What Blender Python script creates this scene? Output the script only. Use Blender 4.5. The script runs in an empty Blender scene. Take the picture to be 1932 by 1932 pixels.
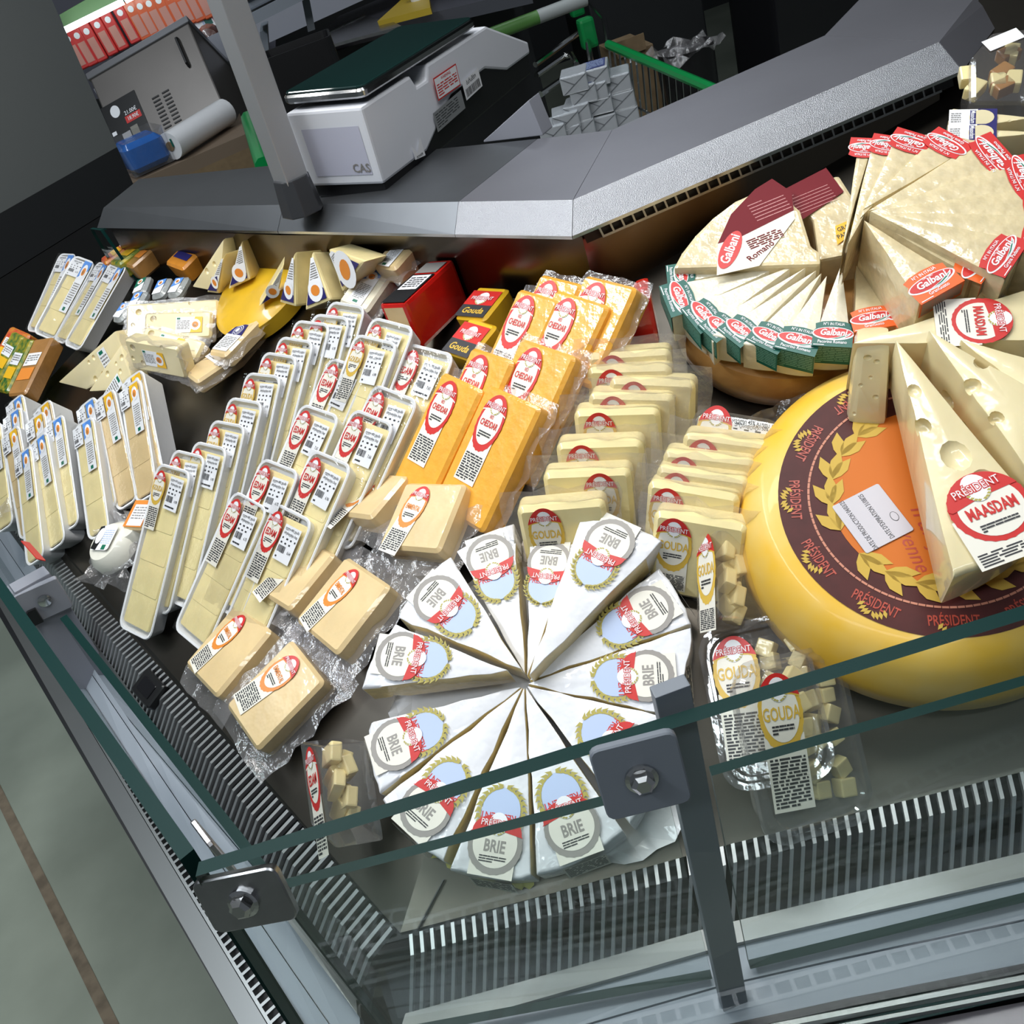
import bpy, bmesh, math, random
from mathutils import Matrix, Vector
sc = bpy.context.scene
random.seed(7)
# ------------------------------------------------------------------ camera, world, lights, exposure
cam_d = bpy.data.cameras.new('camera'); cam = bpy.data.objects.new('camera', cam_d); sc.collection.objects.link(cam)
cam_d.sensor_fit = 'HORIZONTAL'; cam_d.sensor_width = 36.0; cam_d.lens = 36.0 * 1750.0 / 1932.0
cam_d.clip_start = 0.02; cam_d.clip_end = 60
_th, _ro = math.radians(36.0), math.radians(20.0)
_f = Vector((0, math.cos(_th), -math.sin(_th))); _r = Vector((1, 0, 0)); _d = _f.cross(_r)
_x = math.cos(_ro) * _r + math.sin(_ro) * _d; _y = math.sin(_ro) * _r - math.cos(_ro) * _d; _z = -_f
cam.matrix_world = Matrix(((_x.x, _y.x, _z.x, 0), (_x.y, _y.y, _z.y, 0), (_x.z, _y.z, _z.z, 1.65), (0, 0, 0, 1)))
sc.camera = cam
world = bpy.data.worlds.new('store'); sc.world = world; world.use_nodes = True
world.node_tree.nodes['Background'].inputs[0].default_value = (0.80, 0.90, 1.0, 1)
world.node_tree.nodes['Background'].inputs[1].default_value = 0.16
def area(name, loc, target, sx, sy, power, col=(1, 1, 1)):
    l = bpy.data.lights.new(name, 'AREA'); l.shape = 'RECTANGLE'; l.size = sx; l.size_y = sy; l.energy = power; l.color = col
    o = bpy.data.objects.new(name, l); sc.collection.objects.link(o); o.location = loc
    o.rotation_euler = (Vector(target) - Vector(loc)).to_track_quat('-Z', 'Y').to_euler()
    return o
area('case_canopy_light', (0.12, 0.95, 2.55), (0.05, 0.75, 1.0), 1.3, 0.16, 21, (1.0, 0.98, 0.94))
area('case_canopy_light', (-0.62, 1.62, 2.25), (-0.60, 1.35, 1.0), 0.16, 1.2, 7.5, (1.0, 0.98, 0.94))  # second canopy lamp, added to brighten the trays on the side deck
area('ceiling_light_row', (-1.6, 1.6, 3.4), (-1.6, 1.6, 0), 0.25, 4.0, 110, (0.88, 0.95, 1.0))
area('ceiling_light_row', (0.9, 2.6, 3.4), (0.9, 2.6, 0), 0.25, 4.0, 38, (0.88, 0.95, 1.0))
area('ceiling_light_row', (-0.4, -0.9, 3.4), (-0.4, -0.9, 0), 3.0, 0.25, 34, (0.88, 0.95, 1.0))
sc.view_settings.view_transform = 'Standard'; sc.view_settings.look = 'None'
sc.view_settings.exposure = -0.33; sc.view_settings.gamma = 1.0
try: sc.view_settings.use_curve_mapping = False
except Exception: pass
sc.cycles.use_denoising = True
sc.cycles.max_bounces = 8; sc.cycles.transparent_max_bounces = 24; sc.cycles.caustics_reflective = False; sc.cycles.caustics_refractive = False
sc.cycles.sample_clamp_indirect = 4.0
# ------------------------------------------------------------------ materials
MATS = {}
def mat(name, col, rough=0.5, metal=0.0, coat=0.0, noise=0.0, nscale=40.0, bump=0.0, bscale=80.0, spec=0.5, sss=0.0, col2=None, emit=None, aniso=None):
    if name in MATS: return MATS[name]
    m = bpy.data.materials.new(name); m.use_nodes = True; nt = m.node_tree; b = nt.nodes['Principled BSDF']
    b.inputs['Base Color'].default_value = (*col, 1); b.inputs['Roughness'].default_value = rough; b.inputs['Metallic'].default_value = metal
    b.inputs['Specular IOR Level'].default_value = spec
    if coat: b.inputs['Coat Weight'].default_value = coat; b.inputs['Coat Roughness'].default_value = 0.06
    if sss:
        b.inputs['Subsurface Weight'].default_value = sss; b.inputs['Subsurface Radius'].default_value = (0.012, 0.008, 0.004); b.inputs['Subsurface Scale'].default_value = 0.6
    if emit: b.inputs['Emission Color'].default_value = (*col, 1); b.inputs['Emission Strength'].default_value = emit
    tc = nt.nodes.new('ShaderNodeTexCoord')
    if noise:
        n = nt.nodes.new('ShaderNodeTexNoise'); n.inputs['Scale'].default_value = nscale; n.inputs['Detail'].default_value = 5
        nt.links.new(tc.outputs['Object'], n.inputs['Vector'])
        mx = nt.nodes.new('ShaderNodeMix'); mx.data_type = 'RGBA'
        c2 = col2 or tuple(c * (1 - noise) for c in col)
        mx.inputs[6].default_value = (*col, 1); mx.inputs[7].default_value = (*c2, 1)
        r = nt.nodes.new('ShaderNodeMapRange'); r.inputs[1].default_value = 0.38; r.inputs[2].default_value = 0.68
        nt.links.new(n.outputs[0], r.inputs[0]); nt.links.new(r.outputs[0], mx.inputs[0]); nt.links.new(mx.outputs[2], b.inputs['Base Color'])
    if bump:
        n2 = nt.nodes.new('ShaderNodeTexNoise'); n2.inputs['Scale'].default_value = bscale; n2.inputs['Detail'].default_value = 3
        nt.links.new(tc.outputs['Object'], n2.inputs['Vector'])
        bp = nt.nodes.new('ShaderNodeBump'); bp.inputs['Strength'].default_value = bump; bp.inputs['Distance'].default_value = 0.004
        nt.links.new(n2.outputs[0], bp.inputs['Height']); nt.links.new(bp.outputs[0], b.inputs['Normal'])
        if coat: nt.links.new(bp.outputs[0], b.inputs['Coat Normal'])
    MATS[name] = m; return m
def film(name, tint=(0.93, 0.95, 0.97), glossy=0.10, rough=0.08, bump=0.5, bscale=70, haze=0.0):
    m = bpy.data.materials.new(name); m.use_nodes = True; nt = m.node_tree; nt.nodes.clear()
    out = nt.nodes.new('ShaderNodeOutputMaterial'); tr = nt.nodes.new('ShaderNodeBsdfTransparent'); gl = nt.nodes.new('ShaderNodeBsdfGlossy')
    tr.inputs[0].default_value = (*tint, 1); gl.inputs['Roughness'].default_value = rough; gl.inputs[0].default_value = (1, 1, 1, 1)
    lw = nt.nodes.new('ShaderNodeLayerWeight'); lw.inputs[0].default_value = 0.5
    pw_ = nt.nodes.new('ShaderNodeMath'); pw_.operation = 'POWER'; pw_.inputs[1].default_value = 4.0
    ml_ = nt.nodes.new('ShaderNodeMath'); ml_.operation = 'MULTIPLY'; ml_.inputs[1].default_value = 0.75
    ad = nt.nodes.new('ShaderNodeMath'); ad.operation = 'ADD'; ad.use_clamp = True; ad.inputs[1].default_value = glossy
    nt.links.new(lw.outputs['Facing'], pw_.inputs[0]); nt.links.new(pw_.outputs[0], ml_.inputs[0]); nt.links.new(ml_.outputs[0], ad.inputs[0])
    mx = nt.nodes.new('ShaderNodeMixShader')
    if bump:
        tc = nt.nodes.new('ShaderNodeTexCoord'); n2 = nt.nodes.new('ShaderNodeTexNoise'); n2.inputs['Scale'].default_value = bscale; n2.inputs['Detail'].default_value = 4
        nt.links.new(tc.outputs['Object'], n2.inputs['Vector']); bp = nt.nodes.new('ShaderNodeBump'); bp.inputs['Strength'].default_value = bump; bp.inputs['Distance'].default_value = 0.006
        nt.links.new(n2.outputs[0], bp.inputs['Height']); nt.links.new(bp.outputs[0], gl.inputs['Normal'])
    nt.links.new(ad.outputs[0], mx.inputs[0]); 
    if haze:
        df = nt.nodes.new('ShaderNodeBsdfDiffuse'); df.inputs[0].default_value = (0.80, 0.78, 0.80, 1); tl = nt.nodes.new('ShaderNodeBsdfTranslucent'); tl.inputs[0].default_value = (0.80, 0.78, 0.80, 1)
        m2 = nt.nodes.new('ShaderNodeMixShader'); m2.inputs[0].default_value = 0.5; nt.links.new(df.outputs[0], m2.inputs[1]); nt.links.new(tl.outputs[0], m2.inputs[2])
        m3 = nt.nodes.new('ShaderNodeMixShader'); m3.inputs[0].default_value = haze; nt.links.new(tr.outputs[0], m3.inputs[1]); nt.links.new(m2.outputs[0], m3.inputs[2]); nt.links.new(m3.outputs[0], mx.inputs[1])
    else: nt.links.new(tr.outputs[0], mx.inputs[1])
    nt.links.new(gl.outputs[0], mx.inputs[2]); nt.links.new(mx.outputs[0], out.inputs[0])
    MATS[name] = m; return m
foam = mat('foam', (0.83, 0.84, 0.86), 0.45, bump=0.08, bscale=300, noise=0.06, nscale=25)
paper = mat('label_cream', (0.80, 0.77, 0.68), 0.5)
white = mat('label_white', (0.83, 0.84, 0.87), 0.45)
red = mat('label_red', (0.58, 0.025, 0.022), 0.4)
dred = mat('label_dark_red', (0.15, 0.006, 0.012), 0.55, spec=0.25)
gold = mat('label_gold', (0.68, 0.44, 0.06), 0.4)
orange = mat('label_orange', (0.72, 0.24, 0.035), 0.4)
galor = mat('label_bright_orange', (0.80, 0.13, 0.02), 0.4)
grey = mat('label_grey', (0.30, 0.28, 0.26), 0.4)
green = mat('label_green', (0.005, 0.15, 0.085), 0.4)
teal = mat('label_teal', (0.0, 0.10, 0.075), 0.4)
blue = mat('label_blue', (0.10, 0.28, 0.72), 0.4)
pblue = mat('label_pale_blue', (0.46, 0.56, 0.78), 0.4)
navy = mat('label_navy', (0.02, 0.018, 0.13), 0.4)
yellow = mat('label_yellow', (0.85, 0.48, 0.02), 0.4)
olive = mat('label_wreath', (0.42, 0.36, 0.08), 0.4)
ink = mat('ink', (0.03, 0.03, 0.035), 0.5)
ginkm = mat('ink_grey', (0.22, 0.21, 0.20), 0.5)
black = mat('black_plastic', (0.008, 0.008, 0.009), 0.35)
edam_c = mat('edam_cheese', (0.88, 0.74, 0.38), 0.42, coat=0.6, noise=0.10, nscale=30, bump=0.25, bscale=45, sss=0.1)
gouda_c = mat('gouda_cheese', (0.88, 0.75, 0.38), 0.42, coat=0.7, noise=0.10, nscale=25, bump=0.25, bscale=40, sss=0.1)
ched_c = mat('cheddar_cheese', (0.85, 0.42, 0.05), 0.35, coat=0.8, noise=0.10, nscale=60, bump=0.3, bscale=60, sss=0.1)
emm_c = mat('emmental_cheese', (0.76, 0.57, 0.30), 0.35, coat=0.8, noise=0.12, nscale=20, bump=0.35, bscale=35, sss=0.1)
maas_c = mat('maasdam_cheese', (0.82, 0.71, 0.43), 0.33, coat=0.8, noise=0.10, nscale=14, bump=0.2, bscale=30, sss=0.15)
parm_c = mat('parmesan_cheese', (0.72, 0.60, 0.36), 0.42, coat=0.85, noise=0.24, nscale=45, bump=0.45, bscale=55, sss=0.1)
pec_c = mat('pecorino_cheese', (0.80, 0.74, 0.58), 0.42, coat=0.85, noise=0.12, nscale=45, bump=0.45, bscale=55, sss=0.1)
rind_w = mat('white_rind', (0.80, 0.81, 0.85), 0.5, coat=0.6, noise=0.12, nscale=26, bump=1.0, bscale=28)
paste = mat('brie_paste', (0.72, 0.60, 0.32), 0.38, coat=0.5, noise=0.15, nscale=60, bump=0.5, bscale=70, sss=0.15)
rind_t = mat('tan_rind', (0.52, 0.28, 0.09), 0.4, coat=0.5, noise=0.35, nscale=14, col2=(0.40, 0.18, 0.045), bump=0.3, bscale=60)
rind_y = mat('yellow_rind', (0.80, 0.47, 0.035), 0.48, coat=0.15, noise=0.2, nscale=11, col2=(0.78, 0.56, 0.17), bump=0.12, bscale=20)
rind_g = mat('golden_rind', (0.80, 0.48, 0.02), 0.35, coat=0.5, noise=0.2, nscale=12)
redwax = mat('red_wax', (0.62, 0.012, 0.008), 0.28, coat=0.7, bump=0.35, bscale=25, noise=0.15, nscale=12)
smoked = mat('smoked_rind', (0.40, 0.19, 0.05), 0.35, coat=0.7, noise=0.3, nscale=20, bump=0.25, bscale=40)
mozz = mat('fresh_white_cheese', (0.84, 0.82, 0.72), 0.4, coat=0.6, noise=0.06, bump=0.2, bscale=30)
steel = mat('stainless', (0.42, 0.42, 0.43), 0.28, 1.0, noise=0.12, nscale=60)
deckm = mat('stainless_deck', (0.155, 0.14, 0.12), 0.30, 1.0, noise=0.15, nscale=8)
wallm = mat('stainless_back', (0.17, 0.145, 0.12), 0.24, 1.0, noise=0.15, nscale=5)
lipm = mat('steel_lip', (0.26, 0.27, 0.27), 0.38, 0.9)
barm = mat('grille_steel', (0.66, 0.66, 0.67), 0.42, 0.9)
chrome = mat('chrome', (0.62, 0.62, 0.62), 0.15, 1.0)
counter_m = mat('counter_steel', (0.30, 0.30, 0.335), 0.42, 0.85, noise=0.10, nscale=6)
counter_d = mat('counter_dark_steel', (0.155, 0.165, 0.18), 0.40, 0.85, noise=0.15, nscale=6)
bevel_m = mat('counter_linen_steel', (0.40, 0.41, 0.44), 0.42, 0.95, bump=0.35, bscale=900)
alum = mat('aluminium', (0.52, 0.53, 0.55), 0.38, 0.7)
greym = mat('grey_plastic', (0.16, 0.18, 0.21), 0.45)
lgrey = mat('light_grey_paint', (0.30, 0.31, 0.36), 0.45)
whitepl = mat('white_plastic', (0.72, 0.74, 0.80), 0.35)
base_w = mat('white_base', (0.33, 0.365, 0.42), 0.45, spec=0.3)
gedge = mat('glass_edge', (0.0005, 0.022, 0.020), 0.4, spec=0.12)
glass_m = film('clear_pane', (0.95, 0.975, 0.97), 0.010, 0.01, bump=0)
film_m = film('clear_film', (0.985, 0.985, 0.985), 0.085, 0.10, bump=1.0, bscale=38)
bag_m = film('vacuum_bag', (0.97, 0.96, 0.97), 0.09, 0.14, bump=1.0, bscale=55, haze=0.20)
clam_m = film('clamshell', (0.96, 0.96, 0.96), 0.085, 0.07, bump=0.12, bscale=30, haze=0.09)
dark = mat('dark_shell', (0.012, 0.013, 0.015), 0.5)
darkgloss = mat('dark_gloss', (0.012, 0.012, 0.014), 0.12)
panel_g = mat('panel_grey', (0.115, 0.125, 0.125), 0.5)
mach = mat('machine_steel', (0.19, 0.175, 0.165), 0.4, 0.6, noise=0.1, nscale=3)
cartg = mat('cart_green', (0.0, 0.22, 0.05), 0.35)
foil = mat('silver_foil', (0.55, 0.58, 0.62), 0.35, 0.35, bump=0.5, bscale=40)
card = mat('cardboard', (0.22, 0.15, 0.08), 0.7, noise=0.15)
blueb = mat('blue_bag', (0.01, 0.13, 0.50), 0.25, coat=0.5, bump=0.5, bscale=30)
tube_e = mat('lamp_tube', (0.88, 1.0, 0.98), 0.4, emit=6.0)
screen_m = mat('glass_dark_green', (0.008, 0.03, 0.028), 0.06, coat=1.0)
# measured places of the things: rotation (9), position (3), sizes
D = {
  'gouda_tray': [[0.6695,0.5551,-0.4936,-0.7427,0.4882,-0.4583,-0.0135,0.6734,0.7391,-0.4743,1.0853,1.0061,0.0795,0.2341],[0.6592,0.5431,-0.52,-0.7516,0.4967,-0.4341,0.0225,0.677,0.7357,-0.4452,1.0992,1.0176,0.08,0.22],[0.6542,0.5475,-0.5217,-0.756,0.4916,-0.4321,0.0199,0.6771,0.7356,-0.4097,1.085,1.0252,0.08,0.22],[0.662,0.5407,-0.5191,-0.7491,0.4995,-0.4351,0.024,0.6769,0.7357,-0.3775,1.0998,1.0389,0.08,0.22],[0.6558,0.5461,-0.5212,-0.7546,0.4932,-0.4327,0.0207,0.6771,0.7356,-0.3473,1.1194,1.0532,0.08,0.22],[0.6707,0.5328,-0.516,-0.7412,0.5083,-0.4385,0.0287,0.6766,0.7358,-0.3131,1.141,1.0692,0.08,0.22],[0.6342,0.5646,-0.5283,-0.7732,0.4714,-0.4243,0.0094,0.6775,0.7354,-0.2864,1.1591,1.0819,0.08,0.22],[0.6275,0.5701,-0.5303,-0.7786,0.4647,-0.4218,0.006,0.6776,0.7354,-0.259,1.1662,1.0922,0.08,0.22],[0.6354,0.5635,-0.5279,-0.7721,0.4727,-0.4248,0.0101,0.6775,0.7355,-0.2297,1.1742,1.1034,0.08,0.22],[0.6346,0.5643,-0.5281,-0.7728,0.4718,-0.4245,0.0096,0.6775,0.7354,-0.2008,1.1591,1.1087,0.08,0.22],[0.5973,0.5935,-0.5394,-0.802,0.4344,-0.4101,-0.0092,0.6775,0.7354,-0.1776,1.1623,1.1167,0.08,0.22]],
  'gouda_wide': [[0.5524,0.662,-0.5065,-0.833,0.416,-0.3648,-0.0308,0.6234,0.7813,-0.1258,1.0816,1.1188,0.09,0.2],[0.579,0.6434,-0.5008,-0.8151,0.4431,-0.3731,-0.0181,0.6243,0.781,-0.1514,1.0721,1.1085,0.09,0.2]],
  'edam_tray': [[0.5686,0.6763,-0.4683,-0.8223,0.4513,-0.3467,-0.0231,0.5823,0.8127,-0.0929,1.0122,1.1014,0.092,0.2],[0.5588,0.6832,-0.4701,-0.8288,0.4411,-0.3442,-0.0278,0.5819,0.8128,-0.203,1.0909,1.0862,0.086,0.2],[0.5306,0.7022,-0.4748,-0.8467,0.4119,-0.3369,-0.041,0.5807,0.8131,-0.1533,0.9876,1.0765,0.092,0.2],[0.5745,0.672,-0.4673,-0.8182,0.4574,-0.3482,-0.0203,0.5824,0.8126,-0.2538,1.0442,1.0589,0.086,0.2],[0.5446,0.6929,-0.4725,-0.838,0.4264,-0.3405,-0.0345,0.5814,0.8129,-0.188,0.974,1.0623,0.086,0.2],[0.5926,0.6585,-0.4639,-0.8054,0.4762,-0.3529,-0.0115,0.5828,0.8125,-0.322,0.9998,1.0267,0.086,0.2],[0.5617,0.6812,-0.4696,-0.8269,0.4441,-0.3449,-0.0264,0.582,0.8127,-0.2521,0.9556,1.0378,0.086,0.2],[0.5486,0.6902,-0.4718,-0.8354,0.4306,-0.3415,-0.0326,0.5816,0.8129,-0.3786,0.9976,0.9977,0.086,0.2],[0.5665,0.6778,-0.4687,-0.8237,0.4491,-0.3462,-0.0241,0.5822,0.8127,-0.319,0.9288,0.9995,0.086,0.2]],
  'cheddar': [[0.5087,0.6899,-0.515,-0.8594,0.3716,-0.3512,-0.0509,0.6213,0.7819,0.1042,0.9889,1.17,0.07,0.12],[0.5022,0.6938,-0.5162,-0.8631,0.3649,-0.3492,-0.0539,0.6209,0.782,0.1489,0.936,1.171,0.08,0.12],[0.4885,0.7017,-0.5187,-0.8705,0.351,-0.3449,-0.06,0.62,0.7823,0.0632,0.986,1.1517,0.072,0.15],[0.4777,0.7077,-0.5205,-0.8761,0.3402,-0.3416,-0.0647,0.6192,0.7826,0.1027,0.938,1.1523,0.088,0.15],[0.5174,0.6846,-0.5134,-0.8545,0.3803,-0.3539,-0.047,0.6218,0.7818,-0.0107,0.9462,1.1188,0.075,0.15],[0.5,0.6951,-0.5166,-0.8643,0.3627,-0.3485,-0.0549,0.6208,0.7821,0.0474,0.9016,1.1261,0.09,0.15],[0.4725,0.7106,-0.5214,-0.8788,0.3349,-0.34,-0.067,0.6188,0.7827,-0.0562,0.942,1.1036,0.078,0.15],[0.4811,0.7059,-0.5199,-0.8744,0.3436,-0.3426,-0.0632,0.6195,0.7825,-0.0082,0.8713,1.1013,0.092,0.15]],
  'emmental': [[0.5863,0.7681,-0.2575,-0.782,0.6196,0.0673,0.2113,0.1619,0.9639,-0.1544,0.9468,1.0607,0.089,0.0703],[0.7379,0.6015,-0.3061,-0.667,0.7193,-0.1942,0.1034,0.3475,0.932,-0.0964,0.8529,1.069,0.0915,0.0858],[0.5405,0.8037,-0.2489,-0.8387,0.5382,-0.0836,0.0668,0.2539,0.9649,-0.2715,0.9175,1.0117,0.0858,0.0851],[0.4801,0.826,-0.2954,-0.8765,0.4651,-0.1242,0.0348,0.3185,0.9473,-0.2159,0.8263,1.0124,0.1,0.0939],[0.4957,0.8257,-0.2692,-0.8668,0.4897,-0.094,0.0542,0.2799,0.9585,-0.3793,0.8831,0.9645,0.0996,0.097],[0.4017,0.8965,-0.1868,-0.8854,0.3281,-0.3293,-0.2339,0.2977,0.9256,-0.32,0.7809,0.96,0.0788,0.1039]],
  'gouda_bag': [[0.9201,0.1574,-0.3587,-0.3763,0.1006,-0.921,-0.1089,0.9824,0.1518,0.171,0.8811,1.1122,0.092,0.085],[0.9052,0.1752,-0.3871,-0.4067,0.093,-0.9088,-0.1232,0.9801,0.1554,0.1632,0.8649,1.1046,0.092,0.085],[0.8681,0.2133,-0.4482,-0.4718,0.0741,-0.8786,-0.1542,0.9742,0.1649,0.1774,0.8402,1.0946,0.092,0.085],[0.8815,0.2004,-0.4276,-0.4498,0.0808,-0.8894,-0.1437,0.9764,0.1614,0.1512,0.8341,1.0903,0.092,0.085],[0.9105,0.1691,-0.3775,-0.3963,0.0956,-0.9131,-0.1183,0.9809,0.1541,0.1319,0.8235,1.0844,0.092,0.085],[0.9172,0.161,-0.3645,-0.3825,0.0991,-0.9186,-0.1118,0.982,0.1525,0.1019,0.7971,1.0709,0.092,0.085],[0.9241,0.1522,-0.3504,-0.3674,0.1027,-0.9244,-0.1047,0.983,0.1508,0.0782,0.7726,1.0587,0.092,0.085],[0.9435,0.125,-0.3069,-0.3209,0.1127,-0.9404,-0.083,0.9857,0.1464,0.0423,0.7503,1.0466,0.092,0.085]],
  'gouda_bag2': [[0.8226,0.2782,-0.496,-0.5374,0.095,-0.8379,-0.186,0.9558,0.2277,0.2171,0.7461,1.0569,0.092,0.085],[0.8424,0.261,-0.4715,-0.5104,0.1058,-0.8534,-0.1728,0.9595,0.2224,0.1925,0.7374,1.0516,0.092,0.085],[0.8211,0.2794,-0.4978,-0.5394,0.0942,-0.8368,-0.1869,0.9555,0.2281,0.1783,0.7244,1.045,0.092,0.085],[0.8118,0.287,-0.5086,-0.5513,0.0892,-0.8295,-0.1928,0.9538,0.2306,0.1631,0.7131,1.039,0.092,0.085],[0.8183,0.2817,-0.5011,-0.543,0.0927,-0.8346,-0.1887,0.955,0.2288,0.1553,0.6821,1.0204,0.092,0.095]],
  'gouda_dark_tray': [[0.795,0.5234,-0.3065,-0.5716,0.4776,-0.6671,-0.2028,0.7056,0.6789,0.2353,0.7697,1.074,0.0879,0.07]],
  'clear_tray': [[0.9301,0.1643,0.3286,0.1357,0.6777,-0.7227,-0.3414,0.7168,0.608,0.174,0.5007,0.938,0.1179,0.1603],[0.9037,0.205,-0.3759,-0.3605,0.8381,-0.4094,0.2311,0.5055,0.8313,0.1597,0.5557,0.9436,0.1051,0.1549]],
  'stand_tray': [[0.9818,0.0422,0.185,0.0755,0.8076,-0.5849,-0.174,0.5883,0.7897,-0.486,1.3611,1.0436,0.052,0.2,0.042,"o"],[0.9818,0.0422,0.185,0.0755,0.8076,-0.5849,-0.174,0.5883,0.7897,-0.4958,1.3471,1.0371,0.052,0.2,0.042,"o"],[0.9818,0.0422,0.185,0.0755,0.8076,-0.5849,-0.174,0.5883,0.7897,-0.5415,1.3669,1.0276,0.052,0.2,0.042,"o"],[0.9818,0.0422,0.185,0.0755,0.8076,-0.5849,-0.174,0.5883,0.7897,-0.5808,1.384,1.0195,0.052,0.2,0.042,"b"],[0.9818,0.0422,0.185,0.0755,0.8076,-0.5849,-0.174,0.5883,0.7897,-0.5905,1.3434,1.0065,0.052,0.2,0.042,"b"],[0.9818,0.0422,0.185,0.0755,0.8076,-0.5849,-0.174,0.5883,0.7897,-0.6549,1.4062,1.0018,0.052,0.2,0.042,"b"],[0.9818,0.0422,0.185,0.0755,0.8076,-0.5849,-0.174,0.5883,0.7897,-0.6793,1.4681,1.0093,0.052,0.2,0.042,"o"],[0.9818,0.0422,0.185,0.0755,0.8076,-0.5849,-0.174,0.5883,0.7897,-0.7004,1.4551,0.9995,0.052,0.2,0.042,"o"],[0.9818,0.0422,0.185,0.0755,0.8076,-0.5849,-0.174,0.5883,0.7897,-0.6831,1.3904,0.9891,0.052,0.2,0.042,"b"],[0.9818,0.0422,0.185,0.0755,0.8076,-0.5849,-0.174,0.5883,0.7897,-0.7214,1.3884,0.9766,0.052,0.2,0.042,"b"],[0.9818,0.0422,0.185,0.0755,0.8076,-0.5849,-0.174,0.5883,0.7897,-0.7525,1.5494,1.0062,0.052,0.2,0.042,"b"],[0.9818,0.0422,0.185,0.0755,0.8076,-0.5849,-0.174,0.5883,0.7897,-0.7619,1.5216,0.9965,0.052,0.2,0.042,"b"],[0.9818,0.0422,0.185,0.0755,0.8076,-0.5849,-0.174,0.5883,0.7897,-0.7517,1.4664,0.9862,0.052,0.2,0.042,"o"],[0.9818,0.0422,0.185,0.0755,0.8076,-0.5849,-0.174,0.5883,0.7897,-0.8057,1.5225,0.983,0.052,0.2,0.042,"b"]],
  'slice_tray': [[0.6957,0.6196,-0.3635,-0.7175,0.5746,-0.3938,-0.0351,0.5348,0.8442,-0.7381,1.9874,1.1334,0.0647,0.1805],[0.6747,0.7043,-0.2208,-0.69,0.4957,-0.5274,-0.262,0.5082,0.8204,-0.7029,1.9374,1.1292,0.0665,0.1807],[0.5663,0.7101,-0.4185,-0.8232,0.5125,-0.2443,0.0411,0.4828,0.8748,-0.6555,1.8749,1.1261,0.0655,0.1829],[0.5754,0.726,-0.3766,-0.8163,0.4814,-0.3191,-0.0504,0.4911,0.8697,-0.6174,1.8213,1.1263,0.0709,0.1869]],
  'bar_red': [[0.6791,0.7151,-0.1656,-0.6719,0.5148,-0.5325,-0.2956,0.4728,0.8301,-0.8388,1.8969,1.0834,0.0612,0.0859],[0.3715,0.918,-0.1392,-0.9281,0.363,-0.0831,-0.0258,0.1601,0.9868,-0.5475,1.9298,1.1829,0.044,0.0938]],
  'bar_green': [[0.5831,0.7371,-0.3417,-0.7974,0.4386,-0.4145,-0.1556,0.5141,0.8435,-0.8473,1.881,1.0768,0.0479,0.1026],[0.6436,0.6482,-0.407,-0.7651,0.5592,-0.3192,0.0207,0.5168,0.8558,-0.8176,1.8232,1.072,0.0511,0.1168],[0.5097,0.8448,-0.1628,-0.8569,0.5154,-0.0083,0.077,0.1438,0.9866,-0.5158,1.8911,1.1836,0.0636,0.1012]],
  'bar_brown': [[0.8583,0.4729,-0.1991,-0.513,0.7983,-0.3156,0.0097,0.373,0.9278,-0.7716,1.7767,1.0751,0.0509,0.1338],[0.4597,0.8587,-0.2265,-0.8863,0.4597,-0.0562,0.0558,0.2266,0.9724,-0.4853,1.853,1.1835,0.0554,0.0982]],
  'bar_orange': [[0.5566,0.8149,-0.1613,-0.8239,0.5165,-0.2334,-0.1069,0.2628,0.9589,-0.3917,1.7359,1.1841,0.0653,0.0742]],
  'holey_wedge': [{"p":[[-0.2922,1.583,1.2262],[-0.3926,1.6437,1.1504],[-0.3419,1.5898,1.1423]],"n":[-0.6604,-0.6709,0.3372],"t":0.03},{"p":[[-0.2963,1.5497,1.2114],[-0.3683,1.6182,1.141],[-0.3445,1.5881,1.1411]],"n":[-0.7693,-0.6082,0.1957],"t":0.045},{"p":[[-0.2627,1.5486,1.2216],[-0.3203,1.5566,1.1517],[-0.2741,1.5375,1.1615]],"n":[-0.4143,-0.8777,0.2407],"t":0.05},{"p":[[-0.1987,1.4363,1.1981],[-0.2676,1.4514,1.1425],[-0.229,1.4457,1.1532]],"n":[-0.1086,-0.9853,-0.132],"t":0.03},{"p":[[-0.1716,1.3955,1.2235],[-0.23,1.4261,1.1481],[-0.2031,1.3857,1.1466]],"n":[-0.7636,-0.522,0.3801],"t":0.05},{"p":[[-0.1457,1.3759,1.2214],[-0.19,1.3621,1.145],[-0.1435,1.3323,1.1576]],"n":[-0.5656,-0.6896,0.4523],"t":0.045},{"p":[[-0.1212,1.3623,1.2203],[-0.0729,1.2751,1.2141],[-0.1253,1.3399,1.1598]],"n":[-0.8427,-0.4838,0.2363],"t":0.04}],
  'tan_wedge': [{"p":[[-0.5287,1.5809,1.1448],[-0.7004,1.6703,1.0632],[-0.6412,1.6171,1.0513],[-0.5286,1.5488,1.0874]],"n":[-0.5659,-0.7195,0.4026],"t":0.035},{"p":[[-0.5216,1.5488,1.1299],[-0.6254,1.5782,1.0615],[-0.5174,1.4852,1.0726]],"n":[-0.557,-0.5755,0.5987],"t":0.035}],
  'edam_clear': [{"p":[[-0.2849,0.6808,0.9744],[-0.2511,0.6371,1.002],[-0.2606,0.5548,0.9533],[-0.2929,0.6103,0.9329]],"n":[-0.7833,-0.2469,0.5705],"t":0.05}],
  'gouda_clear': [{"p":[[0.1608,0.6937,1.0302],[0.1798,0.6719,1.0599],[0.1509,0.6073,1.0134],[0.1292,0.633,0.9794]],"n":[-0.8451,-0.0072,0.5345],"t":0.05}],
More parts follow.
